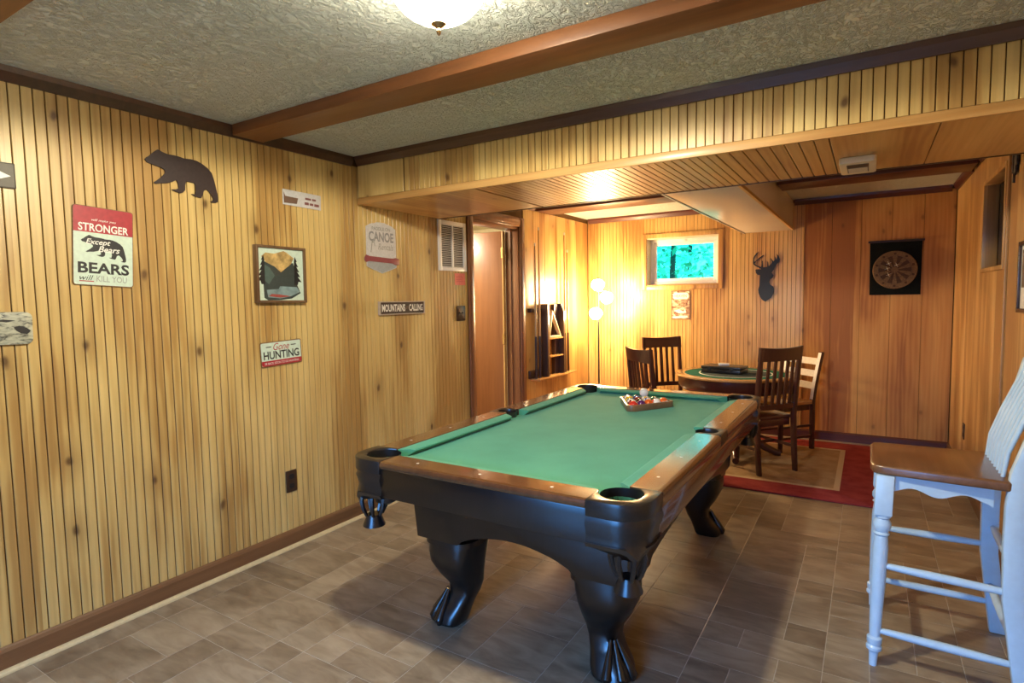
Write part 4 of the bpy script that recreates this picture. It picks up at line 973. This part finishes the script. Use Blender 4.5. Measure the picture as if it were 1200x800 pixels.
s = wall_thing('hunting_sign', 'small tin sign reading Gone HUNTING with red bottom band', 'sign', 'left', 2.109, 1.149, math.radians(2.0), 0.004)
W_, H_ = 0.272, 0.140
MB().prism(rrect(W_, H_, 0.010), 0, 0.003).build('tin_plate', M_RUST, s)
MB().prism(rrect(W_ - 0.010, H_ - 0.010, 0.008), 0.003, 0.0034).build('mint_panel', M_MINT, s)
MB().prism([(-0.131, -0.036), (0.131, -0.036)] + [(0.131, -0.058), (0.124, -0.065), (-0.124, -0.065), (-0.131, -0.058)], 0.0034, 0.0038).build('red_band', M_RED, s)
text('Gone', 0.0, 0.040, 0.105, 0.040, 0.0038, M_RED, s, shear=0.35)
text('HUNTING', 0.0, -0.006, 0.235, 0.046, 0.0038, M_INK, s, bold=0.02)
text('BE BACK SOON TO GO HUNTING', 0.0, -0.051, 0.225, 0.013, 0.0041, M_PRINTWHITE, s)
for x in (-0.082, 0.082): MB().box(x - 0.017, x + 0.017, 0.039, 0.044, 0.0034, 0.0037).build('dash_print', M_INK, s)

s = wall_thing('canoe_sign', 'white shield-shaped CANOE Rentals sign with a red paddle across', 'sign', 'left', 2.938, 1.795, 0, 0.004)
P = [(-0.14, 0.14), (-0.10, 0.160), (-0.03, 0.176), (0.03, 0.176), (0.10, 0.160), (0.14, 0.14), (0.142, -0.125), (0.10, -0.140), (0.0, -0.170), (-0.10, -0.140), (-0.142, -0.125)]
M_CANOE = plain('canoe_sign_white', (0.62, 0.62, 0.64), 0.4, grain=0.06)
MB().prism(P, 0, 0.004).build('tin_plate', M_CANOE, s)
MB().prism([(-0.138, -0.062), (0.138, -0.062), (0.138, -0.123), (0.10, -0.136), (0.0, -0.165), (-0.10, -0.136), (-0.138, -0.123)], 0.004, 0.0044).build('grey_base', plain('canoe_sign_grey', (0.36, 0.39, 0.42), 0.4), s)
text('PADDLE ON', 0.0, 0.132, 0.175, 0.024, 0.0044, M_GREYPRINT, s, bold=0.02)
text('CANOE', 0.0, 0.078, 0.235, 0.068, 0.0044, plain('canoe_letter_grey', (0.27, 0.28, 0.30), 0.5), s, bold=0.03)
text('Rentals', 0.040, 0.012, 0.150, 0.042, 0.0044, M_GREYPRINT, s, shear=0.35)
MB().prism([(-0.105, -0.03), (-0.098, -0.03), (-0.085, 0.036), (-0.072, 0.036), (-0.066, 0.012), (-0.060, 0.012), (-0.068, 0.044), (-0.090, 0.044)], 0.004, 0.0044).build('paddle_print', M_GREYPRINT, s)
M_PADDLE = plain('faded_red_paddle', (0.30, 0.075, 0.085), 0.45)
MB().prism([(-0.165, -0.070), (-0.150, -0.048), (-0.120, -0.056), (0.10, -0.064), (0.13, -0.058), (0.165, -0.064), (0.167, -0.102), (0.13, -0.108), (0.10, -0.098), (-0.120, -0.090), (-0.150, -0.098), (-0.165, -0.085)], 0.0044, 0.009).build('paddle', M_PADDLE, s, bevel=0.001)

s = wall_thing('mountains_sign', 'narrow dark framed sign reading MOUNTAINS ARE CALLING', 'sign', 'left', 3.125, 1.386, 0, 0.002)
M_SIGNDARK = plain('dark_sign_face', (0.035, 0.018, 0.016), 0.5)
MB().box(-0.228, 0.228, -0.040, 0.040, 0, 0.012).build('board', M_SIGNDARK, s)
for bx in ((-0.236, -0.228, -0.047, 0.047), (0.228, 0.236, -0.047, 0.047), (-0.228, 0.228, -0.047, -0.040), (-0.228, 0.228, 0.040, 0.047)):
    MB().box(bx[0], bx[1], bx[2], bx[3], 0, 0.020).build('frame', plain('whitewashed_frame', (0.50, 0.40, 0.32), 0.5), s)
text('MOUNTAINS', -0.092, 0.0, 0.235, 0.052, 0.0124, M_PRINTWHITE, s, bold=0.03)
text('are', 0.048, 0.0, 0.030, 0.020, 0.0124, plain('faint_print', (0.16, 0.11, 0.09), 0.5), s)
text('CALLING', 0.142, 0.0, 0.150, 0.050, 0.0124, M_PRINTWHITE, s, bold=0.03)

# return-air vent, note, switch, outlet
s = wall_thing('wall_vent', 'white louvred return-air vent beside the doorway under the soffit', 'vent', 'left', 3.735, 1.865, 0, 0.001)
W_, H_ = 0.362, 0.395
for bx in ((-W_ / 2, -W_ / 2 + 0.038, -H_ / 2, H_ / 2), (W_ / 2 - 0.038, W_ / 2, -H_ / 2, H_ / 2), (-W_ / 2 + 0.038, W_ / 2 - 0.038, -H_ / 2, -H_ / 2 + 0.032), (-W_ / 2 + 0.038, W_ / 2 - 0.038, H_ / 2 - 0.032, H_ / 2), (-0.010, 0.010, -H_ / 2 + 0.032, H_ / 2 - 0.032)):
    MB().box(bx[0], bx[1], bx[2], bx[3], 0, 0.012).build('frame', M_VINYL, s, bevel=0.002)
MB().box(-W_ / 2 + 0.030, W_ / 2 - 0.030, -H_ / 2 + 0.03, H_ / 2 - 0.03, 0.0002, 0.001).build('back_plate', plain('vent_dark_back', (0.10, 0.09, 0.075), 0.7), s)
lou = MB().bar((0, 0, 0), (0, 0, 0.1325), 0.010, 0.0014, (1, 0, 0)).mesh('louvre'); lou.materials.append(M_VINYL)
for cx in (-W_ / 2 + 0.038, 0.0105):
    for k in range(24):
        o = link('louvre', lou, None, s); o.location = (cx, -H_ / 2 + 0.038 + k * (H_ - 0.074) / 23, 0.006)
        o.rotation_euler = (0, PI / 2, 0); o.rotation_euler = Matrix(((0, 0, 1), (0.5, 0.866, 0), (-0.866, 0.5, 0))).to_euler()
s = wall_thing('sticky_note', 'small pink paper note stuck below the white vent', 'note', 'left', 3.834, 1.604, math.radians(1), 0.001)
MB().rings([[(x, y, 0.0008 + z + 0.006 * max(0, -y * 18 - 0.4)) for x in (-0.07, -0.035, 0, 0.035, 0.07)] + [(x, y, 0.0002 + z + 0.006 * max(0, -y * 18 - 0.4)) for x in (0.07, 0.035, 0, -0.035, -0.07)] for y, z in ((0.048, 0), (0.015, 0), (-0.02, 0), (-0.048, 0.0))]).build('paper', plain('pink_paper', (0.80, 0.22, 0.18), 0.7), s)
for k in range(4): MB().box(-0.05, 0.03 + 0.01 * (k % 2), 0.022 - k * 0.014, 0.025 - k * 0.014, 0.0009, 0.0013).build('writing_line', plain('pencil_red', (0.5, 0.09, 0.08), 0.7), s)
def plate(name, label, cat, wall, h, z, kind, w_=0.072, h_=0.118):
    s = wall_thing(name, label, cat, wall, h, z, 0, 0.0015)
    MB().prism(rrect(w_, h_, 0.006), 0, 0.006).build('cover_plate', M_BROWNPLATE, s, bevel=0.002)
    if kind == 'switch':
        for x in (-0.023, 0.023):
            MB().box(x - 0.006, x + 0.006, -0.012, 0.012, 0.006, 0.007).build('slot', M_INK, s); MB().box(x - 0.004, x + 0.004, 0.0, 0.010, 0.007, 0.016).build('toggle', M_BROWNPLATE, s, bevel=0.001)
    else:
        for y in (-0.028, 0.028):
            MB().prism(rrect(0.034, 0.030, 0.010), 0.006, 0.008).build('receptacle', M_INK, s) if False else None
            rc = MB().prism([(x, yy + y) for x, yy in rrect(0.034, 0.030, 0.010)], 0.006, 0.008).build('receptacle', M_INK, s)
            for x in (-0.007, 0.007): MB().box(x - 0.0015, x + 0.0015, y - 0.004, y + 0.006, 0.0078, 0.0083).build('slot', M_BLACK, rc)
    return s
plate('light_switch', 'brown double switch plate beside the door frame', 'light switch', 'left', 3.832, 1.325, 'switch', 0.118, 0.124)
plate('wall_outlet', 'dark outlet plate low on the panelled left wall', 'outlet', 'left', 2.137, 0.392, 'outlet', 0.074, 0.128)
plate('wall_outlet', 'brown outlet plate low on the plain board wall behind the bar stool', 'outlet', 'right', 5.445, 0.380, 'outlet', 0.074, 0.120)

# ================================================================== CUE RACK
M_RACKDARK = wood('dark_rack_wood', (0.030, 0.014, 0.012), (0.065, 0.030, 0.022), 0.3, 0.4, axis=2)
rk = thing('cue_rack', 'dark wall-mounted cue rack with shelves between the doorway and corner', 'cue rack', (0.001, 5.30, 0.64))
MB().box(0.0, 0.008, -0.10, 0.245, 0.0, 0.735).build('back_board', M_PINE_BACK, rk)
MB().box(0.0, 0.105, -0.155, -0.105, 0.0, 0.740).build('side_panel', M_RACKDARK, rk, bevel=0.003)
MB().prism([(0.0, 0.0), (0.105, 0.0), (0.105, 0.65), (0.07, 0.74), (0.0, 0.74)], 0.215, 0.245, 'y').build('side_panel', M_RACKDARK, rk)
MB().box(0.0085, 0.045, 0.115, 0.2145, 0.0, 0.735).build('clip_panel', M_RACKDARK, rk)
for z in (0.19, 0.375): MB().box(0.0085, 0.100, -0.1045, 0.2145, z, z + 0.014).build('shelf', M_OAK, rk, bevel=0.002)
MB().box(0.0, 0.115, -0.33, 0.50, -0.022, -0.001).build('bottom_shelf', M_OAK, rk, bevel=0.003)
for y in (-0.285,):
    MB().box(0.0, 0.046, y - 0.09, y + 0.09, 0.66, 0.70).build('cue_clip', M_RACKDARK, rk, bevel=0.004)
    MB().box(0.0, 0.02, y - 0.09, y + 0.09, 0.0, 0.08).build('cue_clip', M_RACKDARK, rk, bevel=0.004)
MB().box(0.0, 0.046, 0.29, 0.44, 0.66, 0.70).build('cue_clip', M_RACKDARK, rk, bevel=0.004)
M_CUEWOOD = wood('maple_cue_wood', (0.50, 0.30, 0.12), (0.62, 0.40, 0.18), 0.25, 0.5, axis=2)
def cue(y, z0, ln, label):
    t = thing('pool_cue', label, 'pool cue', (0.062, y, z0), 0, 'pool cues in the wall rack')
    MB().lathe([(0.013, 0.012), (0.0145, 0.02), (0.013, 0.35), (0.0125, 0.42)], seg=12).build('butt', M_RACKDARK, t, smooth=True)
    MB().lathe([(0.0150, 0.0), (0.0150, 0.012)], seg=12).build('bumper', M_BLACK, t)
    MB().lathe([(0.0125, 0.421), (0.011, 0.75), (0.0075, ln - 0.03)], seg=12).build('shaft', M_CUEWOOD, t, smooth=True)
    MB().lathe([(0.0072, ln - 0.0299), (0.0070, ln - 0.008), (0.006, ln)], seg=12).build('tip', M_PRINTWHITE, t, smooth=True)
cue(4.985, 0.6395, 1.34, 'maple pool cue nearest the door frame in the wall rack')
cue(5.065, 0.6395, 1.50, 'taller maple pool cue next to the rack side panel')
cue(5.63, 0.6395, 1.50, 'taller maple pool cue on the corner side of the rack')
cue(5.70, 0.6395, 1.32, 'shorter maple pool cue on the corner side of the rack')
tr = thing('triangle_rack', 'pale wooden ball triangle standing upright on the cue rack shelf', 'ball rack', (0.072, 5.355, 1.030))
P0 = [(-0.145, 0.012), (0.140, 0.012), (-0.065, 0.300)]
oo = P0; cxm = sum(p[0] for p in P0) / 3; czm = sum(p[1] for p in P0) / 3
ii = [(cxm + (p[0] - cxm) * 0.80, czm + (p[1] - czm) * 0.80) for p in P0]
mb = MB(); mb.rings([[(xx, y, z) for y, z in P] for P, xx in ((ii, -0.02), (oo, -0.02), (oo, 0.02), (ii, 0.02))], cap=False)
mb.f += [(i, (i + 1) % 3, 9 + (i + 1) % 3, 9 + i) for i in range(3)]
mb.v = [(x, y, z - 0.0112) for x, y, z in mb.v]
mb.build('frame', plain('pale_triangle_wood', (0.62, 0.48, 0.30), 0.4), tr, bevel=0.004)

# ================================================================== BACK-WALL DECOR
DEER = [(270, 722), (235, 700), (205, 660), (185, 610), (180, 560), (195, 510), (198, 440), (200, 380), (170, 372), (150, 350), (142, 310), (160, 300), (200, 305), (215, 300), (170, 275), (130, 250), (112, 225), (112, 170), (125, 130), (145, 105), (150, 95), (180, 78), (165, 105), (140, 140), (128, 175), (130, 205), (175, 165), (215, 135), (245, 120), (240, 135), (200, 165), (150, 200), (135, 225), (150, 245), (210, 275), (222, 240), (220, 190), (232, 200), (238, 280), (285, 275), (288, 230), (285, 195), (300, 225), (305, 268), (335, 240), (345, 215), (320, 160), (340, 180), (360, 210), (380, 190), (375, 140), (388, 165), (398, 190), (405, 150), (398, 115), (420, 140), (438, 185), (432, 220), (400, 245), (385, 280), (365, 320), (340, 350), (365, 385), (355, 415), (320, 445), (312, 470), (330, 505), (365, 530), (374, 570), (368, 620), (340, 670), (300, 700)]
s = wall_thing('deer_silhouette', 'black metal deer head silhouette on the pine wall right of the window', 'wall art', 'back', 1.966, 1.610, 0, 0.006)
MB().prism(poly_px(DEER, 270, 410, 0.000770, 0.000790), 0, 0.004).build('cutout', M_BLACK, s)
s = wall_thing('tin_picture_sign', 'small brown tin picture sign hanging below the window', 'sign', 'back', 1.107, 1.338, 0, 0.004)
MB().prism(rrect(0.205, 0.315, 0.008), 0, 0.003).build('tin_plate', plain('brown_tin', (0.17, 0.07, 0.035), 0.4), s)
m, nt, b = newmat('river_scene_print')
tc = nd(nt, 'ShaderNodeTexCoord').outputs['Object']; n1 = noise(nt, vmul(nt, tc, (14, 22, 1)), 1.0, 4, 0.6, 1.2)
L(nt, ramp(nt, n1, [(0.34, (0.11, 0.03, 0.025)), (0.45, (0.30, 0.17, 0.10)), (0.55, (0.55, 0.42, 0.26)), (0.66, (0.75, 0.70, 0.58))]), b.inputs['Base Color']); b.inputs['Roughness'].default_value = 0.4
MB().prism(rrect(0.188, 0.298, 0.006), 0.003, 0.0034).build('scene_print', m, s)
MB().prism(rrect(0.165, 0.070, 0.02, 4, 0, 0.100), 0.0034, 0.0038).build('title_panel', M_PRINTWHITE, s)
text('HEAVEN', 0.0, 0.100, 0.130, 0.030, 0.0042, M_RUST, s)
MB().prism([(-0.08, -0.06), (-0.02, -0.045), (0.03, -0.07), (0.05, -0.04), (0.06, -0.085), (-0.02, -0.09)], 0.0034, 0.0038).build('river_print', M_PRINTWHITE, s)
MB().prism([(-0.085, -0.125), (0.07, -0.115), (0.08, -0.135), (-0.085, -0.145)], 0.0034, 0.0038).build('caption_print', M_PRINTWHITE, s)

s = wall_thing('dartboard', 'round brown dartboard on a black cloth backing with darts stuck in', 'dartboard', 'back', 3.062, 1.660, math.radians(0), 0.004)
M_CLOTH = plain('black_felt_cloth', (0.010, 0.012, 0.011), 0.9, spec=0.1, grain=0.2, gscale=200)
R_ = []
for i in range(9):
    u_ = -1 + i / 4; R_.append([(u_ * 0.200, 0.245, 0.0), (u_ * 0.200, 0.245, 0.012), (u_ * 0.196, -0.246, 0.012 + 0.004 * math.cos(3 * u_)), (u_ * 0.196, -0.246, 0.0)])
MB().rings(R_).build('cloth', M_CLOTH, s)
MB().tube([(-0.215, 0.242, 0.012), (0.215, 0.242, 0.012)], 0.010, 10).build('hanging_rod', M_RACKDARK, s)
DB = (-0.004, -0.020)
brd = MB().lathe([(0.172, 0.014), (0.172, 0.040), (0.168, 0.044), (0.02, 0.044)], (DB[0], DB[1], 0), 40).build('board', plain('sisal_brown', (0.20, 0.115, 0.05), 0.8, grain=0.2, gscale=90), s)
M_SEG = plain('sisal_dark', (0.085, 0.040, 0.018), 0.8, grain=0.2, gscale=90)
for k in range(20):
    a0, a1 = math.radians(18 * k - 9), math.radians(18 * k + 9)
    if k % 2 == 0:
        P = [(DB[0] + r * math.cos(a), DB[1] + r * math.sin(a)) for r, a in ((0.03, a0), (0.125, a0), (0.125, (a0 + a1) / 2), (0.125, a1), (0.03, a1))]
        MB().prism(P, 0.044, 0.0446).build('segment', M_SEG, brd)
    a = math.radians(18 * k)
    if k % 2: MB().prism([(DB[0] + 0.146 * math.cos(a) + dx, DB[1] + 0.146 * math.sin(a) + dy) for dx, dy in rrect(0.020, 0.020, 0.006, 2)], 0.044, 0.0448).build('number_mark', M_SEG, brd)
for r in (0.125, 0.078, 0.03):
    MB().tube([(DB[0] + r * math.cos(2 * PI * i / 36), DB[1] + r * math.sin(2 * PI * i / 36), 0.0455) for i in range(37)], 0.0010, 6, cap=False).build('wire_ring', M_BROWNPLATE, brd)
for k, (dx, dy) in enumerate(((-0.060, 0.010), (-0.050, 0.055), (0.010, 0.040), (-0.050, -0.045))):
    d = wall_thing('dart', 'thin steel dart with white flight stuck in the brown dartboard', 'dart', 'back', 3.062 + DB[0] + dx, 1.660 + DB[1] + dy, 0, 0.049, 'darts in the dartboard')
    MB().lathe([(0.001, -0.004), (0.002, 0.02), (0.004, 0.03), (0.004, 0.07), (0.002, 0.075), (0.002, 0.11)], seg=8).build('barrel', M_STEEL, d, smooth=True)
    for a in (0.4, 0.4 + PI / 2): MB().prism([(-0.020, 0.090), (0.020, 0.090), (0.020, 0.118), (0.0, 0.134), (-0.020, 0.118)], -0.0005, 0.0005, 'y').build('flight', M_PRINTWHITE, d).rotation_euler = (0, 0, a)

# ================================================================== RIGHT WALL DECOR, SOFFIT DETECTOR
s = wall_thing('metal_leaf', 'small dark metal leaf ornament high on the right wall', 'wall art', 'right', 3.945, 2.095, 0, 0.004)
LEAF = []
for i in range(36):
    a = 2 * PI * i / 36; r = 0.075 * (0.55 + 0.25 * abs(math.cos(2.5 * a)) + 0.2 * abs(math.sin(5 * a)) ** 2)
    LEAF.append((r * math.cos(a), r * math.sin(a) * 1.05))
MB().prism(LEAF, 0.0, 0.012).build('leaf_blade', M_BEAR, s, bevel=0.002)
MB().tube([(0, -0.05, 0.008), (0.01, -0.085, 0.010), (0.004, -0.11, 0.01)], 0.006, 8).build('stem', M_BEAR, s)
MB().tube([(0, -0.05, 0.013), (0, 0.06, 0.013)], 0.003, 6).build('vein', M_BEAR, s)
s = wall_thing('wall_frame', 'dark framed picture with pale bottom mat at the end of the right wall', 'picture', 'right', 3.53, 1.495, 0, 0.002)
for bx in ((-0.17, -0.15, -0.17, 0.17), (0.15, 0.17, -0.17, 0.17), (-0.15, 0.15, -0.17, -0.15), (-0.15, 0.15, 0.15, 0.17)): MB().box(bx[0], bx[1], bx[2], bx[3], 0, 0.022).build('frame', M_RACKDARK, s, bevel=0.002)
MB().box(-0.1495, 0.1495, -0.1495, 0.1495, 0.001, 0.010).build('mat', M_PRINTWHITE, s)
MB().box(-0.13, 0.13, -0.05, 0.13, 0.010, 0.0108).build('print', plain('brown_print', (0.16, 0.09, 0.05), 0.5, grain=0.3, gscale=12), s)

s = thing('gas_detector', 'cream rectangular alarm with grey grille under the wooden soffit', 'detector', (2.805, 3.315, ZS - 0.0005))
s.rotation_euler = (PI, 0, 0)
MB().prism(rrect(0.152, 0.30, 0.02), 0, 0.030).build('body', M_CREAM, s, bevel=0.005)
gr = MB().box(-0.045, 0.045, -0.10, 0.11, 0.0301, 0.0305).build('grille', plain('grey_grille', (0.20, 0.18, 0.15), 0.6), s)
MB().box(-0.044, 0.044, 0.03, 0.10, 0.0306, 0.0312).build('display', M_INK, gr)
for k in range(6): MB().box(-0.040, 0.040, -0.092 + 0.02 * k, -0.084 + 0.02 * k, 0.0306, 0.0325).build('grille_bar', M_CREAM, gr)

# ================================================================== OUTSIDE THE WINDOW
m, nt, b = newmat('outside_leaves'); M_LEAF = m
rn = nd(nt, 'ShaderNodeNewGeometry').outputs['Random Per Island']
L(nt, ramp(nt, rn, [(0.0, (0.10, 0.32, 0.18)), (0.6, (0.30, 0.60, 0.38)), (1.0, (0.65, 0.85, 0.65))]), b.inputs['Base Color']); b.inputs['Roughness'].default_value = 0.5
b.inputs['Transmission Weight'].default_value = 0.0
M_BARK = plain('outside_bark', (0.06, 0.05, 0.04), 0.9, grain=0.3)
struct(MB().box(-12, 14, YB + 0.25, 26, 0.9, 1.30).build('ground_outside', plain('grass_bank', (0.10, 0.22, 0.09), 0.9, grain=0.3, gscale=3)))
rng = random.Random(11)
def tree(x, y, h, rad, n, label):
    t = thing('garden_tree', label, 'tree', (x, y, 1.30), 0, 'trees outside the window')
    MB().tube([(0, 0, 0), (0.05, 0, h * 0.4), (-0.08, 0.05, h * 0.8), (0.02, 0, h)], [0.045, 0.035, 0.025, 0.01], 8).build('trunk', M_BARK, t, smooth=True)
    for k in range(4):
        a = rng.uniform(0, 6.28); z = h * rng.uniform(0.3, 0.7)
        MB().tube([(0, 0, z), (0.5 * rad * math.cos(a), 0.5 * rad * math.sin(a), z + 0.3), (rad * math.cos(a), rad * math.sin(a), z + 0.7)], [0.035, 0.025, 0.01], 6).build('branch', M_BARK, t, smooth=True)
    mb = MB()
    for k in range(n):
        a = rng.uniform(0, 6.28); q = rad * math.sqrt(rng.random()); z = rng.uniform(0.05, h)
        c_ = Vector((q * math.cos(a), q * math.sin(a), z)); u_ = Vector((rng.gauss(0, 1), rng.gauss(0, 1), rng.gauss(0, 0.6))).normalized(); v_ = u_.orthogonal().normalized()
        s_ = rng.uniform(0.035, 0.09); b0 = len(mb.v)
        mb.v += [tuple(c_ - u_ * s_), tuple(c_ + v_ * s_ * 0.45), tuple(c_ + u_ * s_), tuple(c_ - v_ * s_ * 0.45)]; mb.f.append((b0, b0 + 1, b0 + 2, b0 + 3))
    o = mb.build('foliage', M_LEAF, t); o['kind'] = 'stuff'
tree(0.35, 8.6, 3.2, 0.75, 1700, 'leafy tree nearest the window edge outside the glass')
tree(0.0, 10.9, 3.6, 0.95, 2000, 'leafy tree in the middle of the garden outside the window')
tree(-2.3, 14.2, 5.0, 1.6, 3500, 'broad leafy tree far back behind the other garden trees')
